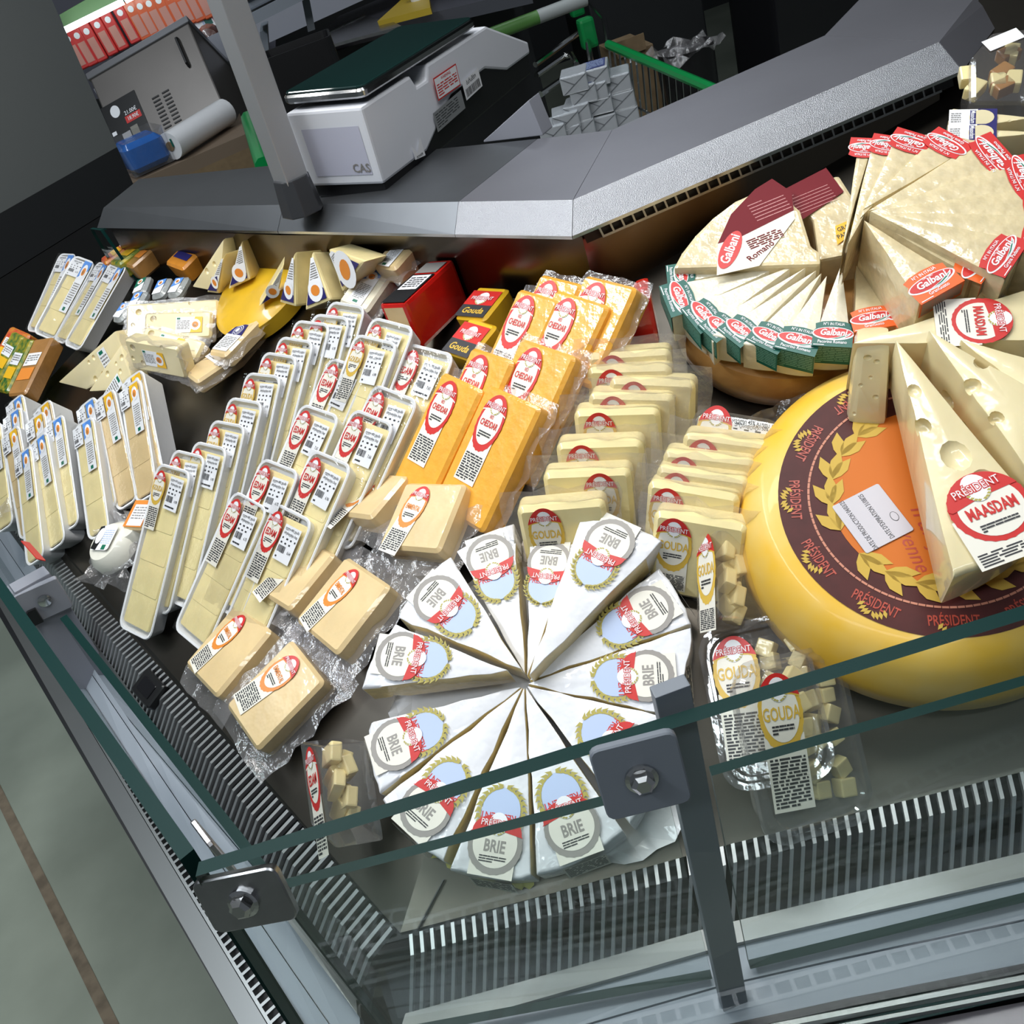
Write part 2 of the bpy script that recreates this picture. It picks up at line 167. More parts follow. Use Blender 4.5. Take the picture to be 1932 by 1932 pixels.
  'holey_block': [[0.9453,0.3188,-0.0693,-0.2677,0.6364,-0.7234,-0.1865,0.7024,0.6869,-0.4334,1.58,1.1304,0.1652,0.0622],[0.9412,0.3376,-0.0107,-0.2485,0.6707,-0.6988,-0.2288,0.6604,0.7152,-0.4184,1.5389,1.131,0.1169,0.0482],[0.7964,0.6046,-0.0116,-0.5044,0.6536,-0.5643,-0.3336,0.4552,0.8255,-0.43,1.4863,1.1239,0.113,0.0398],[0.7723,0.2142,-0.598,-0.6136,0.0084,-0.7895,-0.1641,0.9768,0.1379,-0.4549,1.455,1.1206,0.1173,0.0557]],
  'cream_block': [[0.6156,0.7715,-0.1608,-0.7501,0.5112,-0.4196,-0.2415,0.3789,0.8934,-0.0899,1.3137,1.1642,0.0583,0.0685],[0.5368,0.8087,-0.2404,-0.8436,0.5175,-0.143,0.0087,0.2796,0.9601,-0.0298,1.3088,1.1998,0.0574,0.0597]],
  'yellow_block': [[0.6531,0.7425,-0.1491,-0.7573,0.6422,-0.1189,0.0075,0.1905,0.9816,0.0562,1.1421,1.1561,0.0542,0.0628],[0.5243,0.8194,-0.2317,-0.8503,0.4888,-0.1952,-0.0467,0.2993,0.953,0.0244,1.0854,1.1412,0.0534,0.0597]],
  'plank': [[0.4871,0.8727,0.035,-0.8555,0.4848,-0.1822,-0.176,0.0588,0.9826,-0.3349,1.4535,1.0941,0.0478,0.1673],[0.5907,0.7833,-0.1934,-0.8056,0.5859,-0.0877,0.0446,0.2076,0.9772,-0.3173,1.4489,1.1168,0.0535,0.0983]],
  'red_block': [[0.7423,0.6697,-0.0209,-0.6695,0.7426,0.0186,0.028,0.0002,0.9996,-0.0136,1.2018,1.155,0.0448,0.1214,0.0699]],
  'red_side': [{"p":[[0.2169,0.9561,1.1868],[0.231,0.9522,1.1876],[0.2271,0.9387,1.1202],[0.153,0.9613,1.1259]],"n":[-0.2708,-0.9408,0.204],"t":0.05}],
  'brie': [{"q":[[-0.0471,0.6348,0.9858],[-0.0948,0.483,0.9159],[-0.1641,0.5131,0.9249]],"h":0.04,"n":[-0.0566,-0.4028,0.9135]},{"q":[[-0.0457,0.6342,0.9856],[-0.0048,0.4886,0.924],[-0.0896,0.4834,0.9164]],"h":0.04,"n":[-0.0566,-0.4028,0.9135]},{"q":[[-0.0444,0.6347,0.986],[0.063,0.5655,0.9621],[0.0043,0.492,0.926]],"h":0.04,"n":[-0.0566,-0.4028,0.9135]},{"q":[[-0.0427,0.6362,0.9867],[0.1243,0.6258,0.9925],[0.0676,0.5662,0.9627]],"h":0.04,"n":[-0.0566,-0.4028,0.9135]},{"q":[[-0.0407,0.6386,0.9879],[0.1197,0.6926,1.0216],[0.1248,0.6293,0.994]],"h":0.04,"n":[-0.0566,-0.4028,0.9135]},{"q":[[-0.0382,0.6263,1.0067],[0.0693,0.7576,1.0712],[0.1293,0.697,1.0482]],"h":0.04,"n":[-0.0566,-0.4028,0.9135]},{"q":[[-0.0414,0.643,0.9898],[0.0079,0.77,1.0488],[0.055,0.7486,1.0423]],"h":0.04,"n":[-0.0566,-0.4028,0.9135]},{"q":[[-0.0424,0.6466,0.9913],[-0.0696,0.7895,1.0526],[-0.0032,0.7936,1.0585]],"h":0.04,"n":[-0.0566,-0.4028,0.9135]},{"q":[[-0.0433,0.6409,1.004],[-0.1478,0.7356,1.0393],[-0.0776,0.7745,1.0608]],"h":0.04,"n":[-0.0566,-0.4028,0.9135]},{"q":[[-0.0559,0.6403,1.0096],[-0.2004,0.6774,1.017],[-0.1512,0.7248,1.0409]],"h":0.04,"n":[-0.0566,-0.4028,0.9135]},{"q":[[-0.0501,0.6359,0.9861],[-0.2112,0.5961,0.9586],[-0.2049,0.6605,0.9873]],"h":0.04,"n":[-0.0566,-0.4028,0.9135]},{"q":[[-0.0488,0.6349,0.9857],[-0.1699,0.5216,0.9283],[-0.2097,0.5893,0.9557]],"h":0.04,"n":[-0.0566,-0.4028,0.9135]}],
  'pecorino': [{"q":[[0.3638,0.9017,1.1891],[0.2569,0.9475,1.2027],[0.2465,0.9257,1.1925]],"h":0.042,"n":[-0.0566,-0.4028,0.9135]},{"q":[[0.3617,0.891,1.1876],[0.2421,0.9241,1.1948],[0.2322,0.8841,1.1765]],"h":0.042,"n":[-0.0566,-0.4028,0.9135]},{"q":[[0.3722,0.8813,1.1873],[0.2438,0.8854,1.1811],[0.2549,0.8507,1.1665]],"h":0.042,"n":[-0.0566,-0.4028,0.9135]},{"q":[[0.3785,0.8701,1.186],[0.2566,0.8533,1.171],[0.2557,0.8326,1.1618]],"h":0.042,"n":[-0.0566,-0.4028,0.9135]},{"q":[[0.3848,0.859,1.1847],[0.2582,0.8367,1.1671],[0.2857,0.8173,1.1602]],"h":0.042,"n":[-0.0566,-0.4028,0.9135]},{"q":[[0.3863,0.8504,1.1843],[0.2797,0.8112,1.1605],[0.3099,0.7913,1.1535]],"h":0.042,"n":[-0.0566,-0.4028,0.9135]},{"q":[[0.3879,0.8419,1.184],[0.3033,0.791,1.1563],[0.3354,0.7683,1.1483]],"h":0.042,"n":[-0.0566,-0.4028,0.9135]},{"q":[[0.4047,0.8435,1.189],[0.3357,0.7745,1.1543],[0.368,0.7582,1.1491]],"h":0.042,"n":[-0.0566,-0.4028,0.9135]}],
  'grana_low': [{"q":[[0.4156,0.8323,1.1891],[0.3768,0.7675,1.1581],[0.4129,0.7571,1.1558]],"h":0.045,"n":[-0.0566,-0.4028,0.9135]},{"q":[[0.4202,0.8312,1.1889],[0.4132,0.7556,1.1552],[0.4465,0.7545,1.1567]],"h":0.045,"n":[-0.0566,-0.4028,0.9135]}],
  'tan_wheel': [[0.3754,0.9152,1.1498],0.128],
  'yellow_wheel': [[0.3655,0.6119,1.0615],0.1366],
  'small_wheel': [[-0.2701,1.5313,1.1505],0.0737],
  'half_wheel': {"p":[[0.3928,0.8635,1.1872],[0.3989,0.8777,1.1939],[0.395,0.8878,1.1981],[0.4072,0.9343,1.2193],[0.4018,0.9608,1.2307],[0.4037,0.9739,1.2366],[0.3825,0.9806,1.2382],[0.3527,0.9802,1.2362],[0.3223,0.9715,1.2305],[0.2951,0.9591,1.2233],[0.2722,0.9447,1.2156],[0.2563,0.9309,1.2085]],"h":0.05,"n":[-0.0566,-0.4028,0.9135]},
  'half_wheel2': {"p":[[0.4193,0.9323,1.2061],[0.3988,0.8824,1.1828],[0.4409,0.8714,1.1806],[0.4682,0.9195,1.2035],[0.4715,0.9716,1.2267],[0.4233,0.9797,1.2272],[0.4147,0.9541,1.2154]],"h":0.08,"n":[-0.0566,-0.4028,0.9135]},
  'parmesan': [{"q":[[0.3805,0.7868,1.2381],[0.4686,0.8864,1.2874],[0.4577,0.893,1.2897]],"h":0.06,"n":[-0.0566,-0.4028,0.9135]},{"q":[[0.3855,0.7862,1.2381],[0.4967,0.8725,1.283],[0.4686,0.8864,1.2874]],"h":0.06,"n":[-0.0566,-0.4028,0.9135]},{"q":[[0.4086,0.8062,1.2483],[0.5235,0.8586,1.2786],[0.4862,0.8757,1.2838]],"h":0.06,"n":[-0.0566,-0.4028,0.9135]},{"q":[[0.4157,0.813,1.2518],[0.5474,0.831,1.2679],[0.5149,0.8583,1.2779]],"h":0.06,"n":[-0.0566,-0.4028,0.9135]},{"q":[[0.4174,0.8084,1.2498],[0.5637,0.7782,1.2456],[0.5481,0.8321,1.2684]],"h":0.06,"n":[-0.0566,-0.4028,0.9135]},{"q":[[0.4181,0.8058,1.2488],[0.5616,0.7442,1.2305],[0.5648,0.7958,1.2534]],"h":0.06,"n":[-0.0566,-0.4028,0.9135]},{"q":[[0.4175,0.8048,1.2483],[0.5507,0.7099,1.2147],[0.559,0.7596,1.2371]],"h":0.06,"n":[-0.0566,-0.4028,0.9135]},{"q":[[0.4189,0.8025,1.2474],[0.5226,0.6835,1.2013],[0.5445,0.7266,1.2217]],"h":0.06,"n":[-0.0566,-0.4028,0.9135]},{"q":[[0.4169,0.8037,1.2477],[0.4753,0.6868,1.1998],[0.5117,0.7118,1.2131]],"h":0.06,"n":[-0.0566,-0.4028,0.9135]}],
  'grangusto': [{"q":[[0.4119,0.8044,1.2477],[0.4079,0.7035,1.203],[0.4496,0.7079,1.2076]],"h":0.075,"n":[-0.0566,-0.4028,0.9135]},{"q":[[0.4192,0.8032,1.2455],[0.4601,0.7101,1.207],[0.5039,0.7136,1.2112]],"h":0.07,"n":[-0.0566,-0.4028,0.9135]}],
  'maasdam': [{"q":[[0.3737,0.6844,1.187],[0.3047,0.4849,1.0947],[0.3883,0.4958,1.1048]],"h":0.06,"n":[-0.0566,-0.4028,0.9135],"kind":0},{"q":[[0.3997,0.6759,1.1903],[0.3967,0.5251,1.1237],[0.4613,0.5475,1.1375]],"h":0.12,"n":[-0.0566,-0.4028,0.9135],"kind":1},{"q":[[0.4202,0.6609,1.1795],[0.4474,0.5594,1.1364],[0.4936,0.5795,1.1482]],"h":0.07,"n":[-0.0566,-0.4028,0.9135],"kind":1},{"q":[[0.344,0.7066,1.184],[0.492,0.6369,1.1624],[0.5025,0.689,1.1861]],"h":0.075,"n":[-0.0566,-0.4028,0.9135],"kind":2}],
  'maasdam_face': [{"p":[[0.3474,0.7066,1.183],[0.3742,0.6926,1.1809],[0.3623,0.6865,1.0932],[0.3308,0.7037,1.1009]],"n":[-0.454,-0.8824,0.1233],"t":0.04}],
  'maas_far': [{"q":[[0.6277,0.8712,1.2577],[0.5567,0.896,1.2643],[0.5725,0.9197,1.2757]],"h":0.04,"n":[-0.0566,-0.4028,0.9135]},{"q":[[0.6188,0.8458,1.2514],[0.5384,0.8786,1.2609],[0.5577,0.8912,1.2677]],"h":0.04,"n":[-0.0566,-0.4028,0.9135]}],
  'far_bag': {"p":[[0.6089,0.9443,1.2669],[0.6416,0.996,1.2917],[0.6804,1.0179,1.3038],[0.7233,0.9984,1.2979],[0.6677,0.9073,1.2542]],"h":0.06,"n":[-0.0566,-0.4028,0.9135]},
  'pouch': [[0.8786,0.3787,-0.2908,-0.448,0.8647,-0.2272,0.1654,0.3299,0.9294,-0.5016,1.7501,1.1531],[0.7241,0.6254,-0.2908,-0.6873,0.69,-0.2272,0.0586,0.3644,0.9294,-0.4196,1.661,1.157],[0.8107,0.5081,-0.2908,-0.5744,0.7864,-0.2272,0.1133,0.3513,0.9294,-0.4558,1.6959,1.1542],[0.7378,0.6091,-0.2908,-0.6717,0.7051,-0.2272,0.0667,0.363,0.9294,-0.5117,1.7159,1.1416],[0.6418,0.7096,-0.2908,-0.7667,0.6004,-0.2272,0.0134,0.3688,0.9294,-0.5451,1.7181,1.1316]],
  'mozzarella': [[0.7806,0.5532,-0.2908,-0.618,0.7526,-0.2272,0.0932,0.3571,0.9294,-0.5743,1.1935,0.9835],[0.7745,0.5618,-0.2908,-0.6263,0.7458,-0.2272,0.0892,0.3581,0.9294,-0.5347,1.197,0.9913]],
  'orange_pack': [[0.7731,0.5637,-0.2908,-0.6281,0.7442,-0.2272,0.0883,0.3583,0.9294,-0.5116,1.2001,1.0047]],
  'corner_bag': [[0.9326,0.2135,-0.2908,-0.2841,0.9315,-0.2272,0.2224,0.2945,0.9294,-0.7727,1.4956,0.9845]],
  'ctr_crease': [[-0.5297,1.8932,1.27],[-0.1675,1.4778,1.27],[0.0721,1.2031,1.27],[0.192,1.0656,1.27],[0.6982,1.1477,1.27],[0.9695,1.4112,1.27]],
  'ctr_back': [[-0.4763,2.0302,1.27],[-0.1961,1.7539,1.27],[0.2144,1.3461,1.27],[0.3025,1.2667,1.27],[0.6442,1.3406,1.27],[0.8945,1.5927,1.27]],
  'ctr_low': [[-0.5573,1.8855,1.242],[-0.19,1.4569,1.242],[0.0528,1.1735,1.242],[0.1744,1.0316,1.242],[0.7012,1.1032,1.242],[1.1218,1.4978,1.242]],
  'scale': [[0.7711,0.6334,0.0654,-0.6326,0.7737,-0.0343,-0.0724,-0.0149,0.9973,0.096,1.5908,1.329,0.1344,0.4947,0.1324]],
  'post': [[-0.1372,1.4038,1.27],[-0.1196,1.4053,1.5507]],
  'out_top': [[-1.0261,1.7191,1.21],[-0.2521,0.3717,1.21],[0.2589,0.3432,1.21],[0.7258,0.3135,1.21]],
  'inR_l': [[0.059,0.3936,0.82],[0.0675,0.3921,1.0992]],
  'inR_r': [[0.6292,0.3323,0.82],[0.566,0.3766,1.0656]],
  'inF_r': [[0.0255,0.3969,0.82],[0.0353,0.396,1.0971]],
  'fpost': [[0.0328,0.365,0.8],[0.0527,0.3621,1.2215]],
  'in_left': [[-0.5121,0.8763,1.09],[-0.2557,0.4329,1.09]],
  'in_corner_front': [[-0.2557,0.4329,1.09]],
  'rail': [[-1.0025,1.5894,0.8],[-0.812,1.2341,0.8],[-0.4278,0.5173,0.8],[-0.1504,0.3883,0.8],[0.0428,0.3602,0.8],[0.2685,0.3269,0.8],[0.359,0.3134,0.8]],
  'grR_top': [[-0.23,0.505,0.8636],[-0.0815,0.4917,0.867],[0.0838,0.4755,0.8701],[0.3384,0.4445,0.8721],[0.4134,0.4368,0.8734],[0.7615,0.4011,0.8794]],
  'grR_mid': [[-0.2325,0.4876,0.858],[-0.0847,0.4748,0.8615],[0.0793,0.4602,0.8652],[0.33,0.4282,0.8666],[0.4043,0.421,0.8681],[0.7526,0.3872,0.8751]],
  'grR_bot': [[-0.2544,0.4635,0.8099],[-0.1066,0.4496,0.8129],[0.0597,0.4363,0.8173],[0.3176,0.4039,0.819],[0.3902,0.3958,0.82],[0.738,0.357,0.8248]],
  'grL_out': [[-0.9749,1.7333,0.904],[-0.7931,1.3982,0.879],[-0.6296,1.0969,0.8565],[-0.3705,0.6159,0.82],[-0.3009,0.4923,0.8115]],
  'grL_in': [[-0.92,1.7039,0.942],[-0.6846,1.2704,0.9097],[-0.478,0.9238,0.8896],[-0.3679,0.7345,0.8777],[-0.2398,0.5125,0.8636]],
  'out_bot': [[-1.0261,1.7191,0.82],[-0.2973,0.3702,0.82],[0.0423,0.3476,0.82],[0.7435,0.2441,0.82]],
  'hip': [[-0.2333,0.5064,0.8684],[0.183,1.0383,1.1287]],
  'NB': [-0.05661,-0.40278,0.91355],
  'NA': [-0.29084,-0.22723,0.9294],
  'P0': [-0.0439,0.6532,0.9448],
  'panel': [[-0.9841,2.2016,1.13],[-0.6386,2.6334,1.13],[-0.6035,2.6414,1.5828],[-0.6319,2.635,1.2453],[-0.9156,2.2297,1.246]],
  'endglass': [-0.5599,1.888,1.24],
  'fr_green': [[-1.1896,5.2,1.4543],[-0.9244,5.2,1.4911],[-0.9177,5.2,1.4094],[-1.1988,5.2,1.3948]],
  'fr_tube': [[-1.1781,5.1,1.3958],[-0.8772,5.1,1.4226]],
  'fr_tube2': [[-0.8662,5.1,1.4236],[-0.3627,5.1,1.4786]],
  'fr_back': [[-1.6623,5.7,1.0983],[-1.209,5.7,1.8314],[-0.1005,5.7,1.4974],[-0.408,5.7,0.8199]],
  'fr_packs': [[-1.2056,5.2,1.3024],[-1.1591,5.2,1.304],[-1.1091,5.2,1.3069],[-1.0501,5.2,1.3164],[-0.9935,5.2,1.3218],[-0.9268,5.2,1.3311],[-0.8737,5.2,1.3305],[-0.8295,5.2,1.3281],[-0.7854,5.2,1.3258],[-0.7378,5.2,1.3247],[-0.6892,5.2,1.3255],[-0.645,5.2,1.3232],[-0.5997,5.2,1.3228],[-0.5521,5.2,1.3217]],
  'fr_packs2': [[-0.6117,5.2,1.2303],[-0.5648,5.2,1.2319],[-0.5213,5.2,1.2323],[-0.6106,5.2,1.1893],[-0.5635,5.2,1.191],[-0.5188,5.2,1.1934]],
  'fr_ledge': [[-0.6262,5.0,1.1189],[-0.4755,5.0,1.129]],
  'fr_brown': [[-0.5689,5.05,1.1714]],
  'machine': [[0.9853,-0.066,-0.1573,-0.0757,0.6572,-0.7499,0.1529,0.7508,0.6426,-0.8085,4.456,1.1015,0.4975,0.4297]],
  'roll': [[-0.7603,3.9919,0.95],[-0.5492,4.2944,0.95]],
  'tbl': [[-0.963,3.8696,0.92],[-0.4653,4.0195,0.92],[-0.5699,4.8563,0.92],[-1.1781,4.6853,0.92]],
  'bluebin': [[-0.9315,3.7933,0.93],[-0.7544,3.8704,0.93],[-0.8198,4.2061,0.93],[-1.001,4.1398,0.93]],
  'sh_board': [[-0.2552,3.3,1.3487],[0.0665,3.3,1.3818]],
  'sh_br': [[-0.2135,3.3,1.3078],[-0.2583,3.3,1.18],[-0.0545,3.3,1.3604],[-0.0739,3.3,1.263]],
  'sh_box': [[-0.2233,3.3,1.3688],[-0.1347,3.3,1.393]],
  'sh_tray': [[-0.1716,2.9,1.2725],[-0.0548,2.9,1.2902],[-0.0723,2.9,1.2117],[-0.1816,2.9,1.1974]],
  'steel': [[-0.1342,4.6851,1.05],[0.145,4.8727,1.05],[0.2316,4.4447,1.05],[0.2537,4.215,1.05],[0.0793,4.3335,1.05],[-0.1243,4.429,1.05]],
  'steel2': [[-0.1202,4.7344,1.05],[0.346,4.4005,1.05],[0.7679,4.0636,1.05],[0.8247,5.5961,1.05],[0.0365,5.2854,1.05]],
  'yel': [[0.1748,4.433,1.08],[0.3931,4.2869,1.08],[0.4392,4.6934,1.08],[0.3536,4.888,1.08]],
  'c_rail': [[0.7522,2.97,1.0],[0.7761,2.1966,1.0]],
  'c_handle': [[0.4576,3.3999,1.06],[0.6493,3.4139,1.06],[0.8225,3.4249,1.06]],
  'c_tubes': [[[0.5539,3.144,0.98],[0.7691,3.3723,0.98],[0.7517,3.2241,0.98],[0.6777,2.9219,0.98]],[[0.5249,3.0061,0.98],[0.6467,3.1232,0.98],[0.6648,3.1047,0.98],[0.6422,2.9578,0.98]],[[0.4827,2.7737,0.98],[0.5769,2.8573,0.98]],[[0.9426,3.9196,0.98],[0.875,3.4408,0.98],[0.7733,3.0548,0.98]]],
  'c_clip': [[0.8651,3.7759,1.0],[0.7558,3.2213,1.0]],
  'c_green2': [[-0.4213,3.8137,1.0],[-0.3675,3.2356,1.0]],
  'butter': [[0.5834,2.75,0.9915],[0.6462,2.75,0.9881],[0.5988,2.75,0.9573],[0.6375,2.75,0.9518],[0.7018,2.75,0.9524],[0.5751,2.75,0.9135],[0.6414,2.75,0.9136],[0.7025,2.75,0.9051],[0.5767,2.75,0.8677],[0.6405,2.75,0.8612],[0.7054,2.75,0.859],[0.5334,2.75,0.9021],[0.5356,2.75,0.8664],[0.4907,2.75,0.8817]],
  'carton': [[0.9175,3.4,0.789],[0.922,3.4,0.6684]],
  'bucket': [[1.025,3.1,0.8276]],
  'greyface': [[0.1518,1.4198,1.27],[0.2279,1.349,1.27]],
  'lpost': [[-0.6723,1.1161,0.86],[-0.6603,1.1231,1.0094]],
  'clampF': [0.0186,0.345,1.1887],
  'clampC': [-0.2317,0.362,1.1835],
  'clampC2': [-0.2549,0.4,1.1852],
  'clampL': [-0.4438,0.7484,1.2],
  'redtag': [-0.6288,1.1189,1.05],
  'deckseam': [[-0.2149,0.5033,0.8693],[-0.18,0.5327,0.8844]],
  'floorline': [[-1.6273,2.0069,0.0],[-1.5193,1.8319,0.0],[-1.2911,1.4187,0.0],[-1.0979,1.0872,0.0]],
}
# ------------------------------------------------------------------ helpers
COL = sc.collection
def rr(w, h, r, n=4):
    pts = []; r = min(r, w / 2 - 1e-5, h / 2 - 1e-5)
    for cx, cy, a0 in ((w/2-r, h/2-r, 0), (-w/2+r, h/2-r, 90), (-w/2+r, -h/2+r, 180), (w/2-r, -h/2+r, 270)):
        for k in range(n + 1):
            a = math.radians(a0 + 90 * k / n); pts.append((cx + r * math.cos(a), cy + r * math.sin(a)))
    return pts
def ell(rx, ry, n=36, cx=0, cy=0):
    return [(cx + rx * math.cos(2*math.pi*k/n), cy + ry * math.sin(2*math.pi*k/n)) for k in range(n)]
TXT = {}
def txt(body, size=1.0, sx=1.0, bold=0.0, shear=0.0):
    key = (body, bold, shear)
    if key not in TXT:
        c = bpy.data.curves.new('t', 'FONT'); c.body = body; c.size = 1.0; c.align_x = 'CENTER'; c.align_y = 'CENTER'; c.offset = bold; c.shear = shear; c.resolution_u = 2; c.fill_mode = 'FRONT'
        o = bpy.data.objects.new('t', c); COL.objects.link(o)
        dg = bpy.context.evaluated_depsgraph_get(); me = bpy.data.meshes.new_from_object(o.evaluated_get(dg))
        TXT[key] = ([(v.co.x, v.co.y) for v in me.vertices], [tuple(p.vertices) for p in me.polygons])
        bpy.data.objects.remove(o); bpy.data.curves.remove(c); bpy.data.meshes.remove(me)
    v, f = TXT[key]
    return [(x * size * sx, y * size) for x, y in v], f
class MB:
    def __init__(s): s.v = []; s.f = []; s.m = []
    def add(s, verts, faces, mi=0):
        o = len(s.v); s.v += [tuple(p) for p in verts]
        for f in faces: s.f.append(tuple(i + o for i in f)); s.m.append(mi)
    def box(s, c, d, mi=0, M=None):
        x, y, z = d[0]/2, d[1]/2, d[2]/2
        vs = [Vector((sx*x, sy*y, sz*z)) for sz in (-1, 1) for sy in (-1, 1) for sx in (-1, 1)]
        if M is not None: vs = [M @ q for q in vs]
        vs = [q + Vector(c) for q in vs]
        s.add(vs, [(0,2,3,1),(4,5,7,6),(0,1,5,4),(2,6,7,3),(0,4,6,2),(1,3,7,5)], mi)
    def flat(s, pts, z=0.0, mi=0): s.add([(x, y, z) for x, y in pts], [tuple(range(len(pts)))], mi)
    def rect(s, x0, y0, x1, y1, z, mi): s.add([(x0,y0,z),(x1,y0,z),(x1,y1,z),(x0,y1,z)], [(0,1,2,3)], mi)
    def loft(s, rings, mi=0, c0=True, c1=True):
        n = len(rings[0]); o = len(s.v)
        for r in rings: s.v += [tuple(p) for p in r]
        for k in range(len(rings) - 1):
            for i in range(n):
                j = (i + 1) % n; s.f.append((o+k*n+i, o+k*n+j, o+(k+1)*n+j, o+(k+1)*n+i)); s.m.append(mi)
        if c0: s.f.append(tuple(o + i for i in reversed(range(n)))); s.m.append(mi)
        if c1: s.f.append(tuple(o + (len(rings)-1)*n + i for i in range(n))); s.m.append(mi)
    def slab(s, w, h, t, r=0.004, e=0.0015, mi=0, z=0.0, n=3, cx=0, cy=0):
        R = lambda i, zz: [(x + cx, y + cy, zz) for x, y in rr(w - 2*i, h - 2*i, max(r - i, 0.0006), n)]
        s.loft([R(e, z - t), R(0, z - t + e), R(0, z - e), R(e, z)], mi)
    def text(s, body, x, y, size, mi, z, sx=1.0, bold=0.0, shear=0.0, rot=0.0):
        v, f = txt(body, size, sx, bold, shear); c, q = math.cos(rot), math.sin(rot)
        s.add([(x + a*c - b*q, y + a*q + b*c, z) for a, b in v], f, mi)
    def lines(s, x0, y0, x1, y1, n, mi, z, fill=0.62, seed=1, gap=0.14):
        rnd = random.Random(seed); dy = (y1 - y0) / n
        for k in range(n):
            x = x0; yy = y0 + dy * (k + 0.5)
            while x < x1 - 1e-6:
                L = min((x1 - x0) * rnd.uniform(0.08, 0.3), x1 - x)
                s.rect(x, yy - abs(dy)*fill/2, x + L, yy + abs(dy)*fill/2, z, mi); x += L + (x1 - x0) * gap * rnd.uniform(0.15, 0.5)
                if k == n - 1 and rnd.random() < 0.5: break
    def tube(s, path, r, mi=0, n=8, cap=True):
        P = [Vector(p) for p in path]; rings = []; up = Vector((0, 0, 1))
        for i, p in enumerate(P):
            t = (P[min(i+1, len(P)-1)] - P[max(i-1, 0)]).normalized()
            a = t.cross(up if abs(t.dot(up)) < 0.95 else Vector((1, 0, 0))).normalized(); b = t.cross(a)
            rings.append([p + (a*math.cos(2*math.pi*k/n) + b*math.sin(2*math.pi*k/n)) * r for k in range(n)])
        s.loft([list(reversed(x)) for x in rings], mi, cap, cap)
    def lathe(s, prof, n=48, mi=0, M=None, mis=None):
        rings = [[Vector((r*math.cos(2*math.pi*k/n), r*math.sin(2*math.pi*k/n), z)) for k in range(n)] for r, z in prof]
        if M is not None: rings = [[M @ p for p in q] for q in rings]
        s.loft(rings, mi)
    def sheet(s, w, h, nx, ny, z, amp, mi, seed, cx=0, cy=0, rag=0.0):
        rnd = random.Random(seed); o = len(s.v)
        for j in range(ny + 1):
            for i in range(nx + 1):
                edge = i in (0, nx) or j in (0, ny)
                s.v.append((cx - w/2 + w*i/nx + rnd.uniform(-rag, rag), cy - h/2 + h*j/ny + rnd.uniform(-rag, rag), z + rnd.uniform(-amp, amp) * (1.6 if edge else 1)))
        for j in range(ny):
            for i in range(nx):
                a = o + j*(nx+1) + i; s.f.append((a, a+1, a+nx+2, a+nx+1)); s.m.append(mi)
def build(name, mb, mats, parent=None, M=None, smooth=False, bevel=0.0, mesh=None):
    if mesh is None:
        mesh = bpy.data.meshes.new(name); mesh.from_pydata(mb.v, [], mb.f)
        for m in (mats if isinstance(mats, (list, tuple)) else [mats]): mesh.materials.append(m)
        mesh.polygons.foreach_set('material_index', mb.m)
        if bevel:
            bm = bmesh.new(); bm.from_mesh(mesh); bmesh.ops.recalc_face_normals(bm, faces=bm.faces)
            bmesh.ops.bevel(bm, geom=list(bm.edges), offset=bevel, segments=2, profile=0.6, affect='EDGES', clamp_overlap=True)
            bm.to_mesh(mesh); bm.free()
        if smooth: mesh.polygons.foreach_set('use_smooth', [True] * len(mesh.polygons))
        mesh.update()
    o = bpy.data.objects.new(name, mesh); COL.objects.link(o)
    if parent: o.parent = parent
    if M is not None: o.matrix_local = M
    if smooth and not bevel and mesh.users == 1:
        try: mesh.set_sharp_from_angle(angle=math.radians(40))
        except Exception: pass
    return o
def tag(o, label, cat, group=None):
    o['label'] = label; o['category'] = cat
    if group: o['group'] = group
    return o
def struct(o): o['kind'] = 'structure'; return o
def thing(name, label, cat, M=None, group=None):
    o = bpy.data.objects.new(name, None); COL.objects.link(o); o.empty_display_size = 0.02
    if M is not None: o.matrix_world = M
    return tag(o, label, cat, group)
def MX(a): return Matrix(((a[0],a[1],a[2],a[9]),(a[3],a[4],a[5],a[10]),(a[6],a[7],a[8],a[11]),(0,0,0,1)))
def frame(o, x, y, z): return Matrix(((x[0],y[0],z[0],o[0]),(x[1],y[1],z[1],o[1]),(x[2],y[2],z[2],o[2]),(0,0,0,1)))
T = lambda x, y, z=0: Matrix.Translation((x, y, z))
RZ = lambda a: Matrix.Rotation(math.radians(a), 4, 'Z')
RX = lambda a: Matrix.Rotation(math.radians(a), 4, 'X')
RY = lambda a: Matrix.Rotation(math.radians(a), 4, 'Y')
ORD = 'first second third fourth fifth sixth seventh eighth ninth tenth eleventh twelfth thirteenth fourteenth'.split()
V = lambda p: Vector(p)
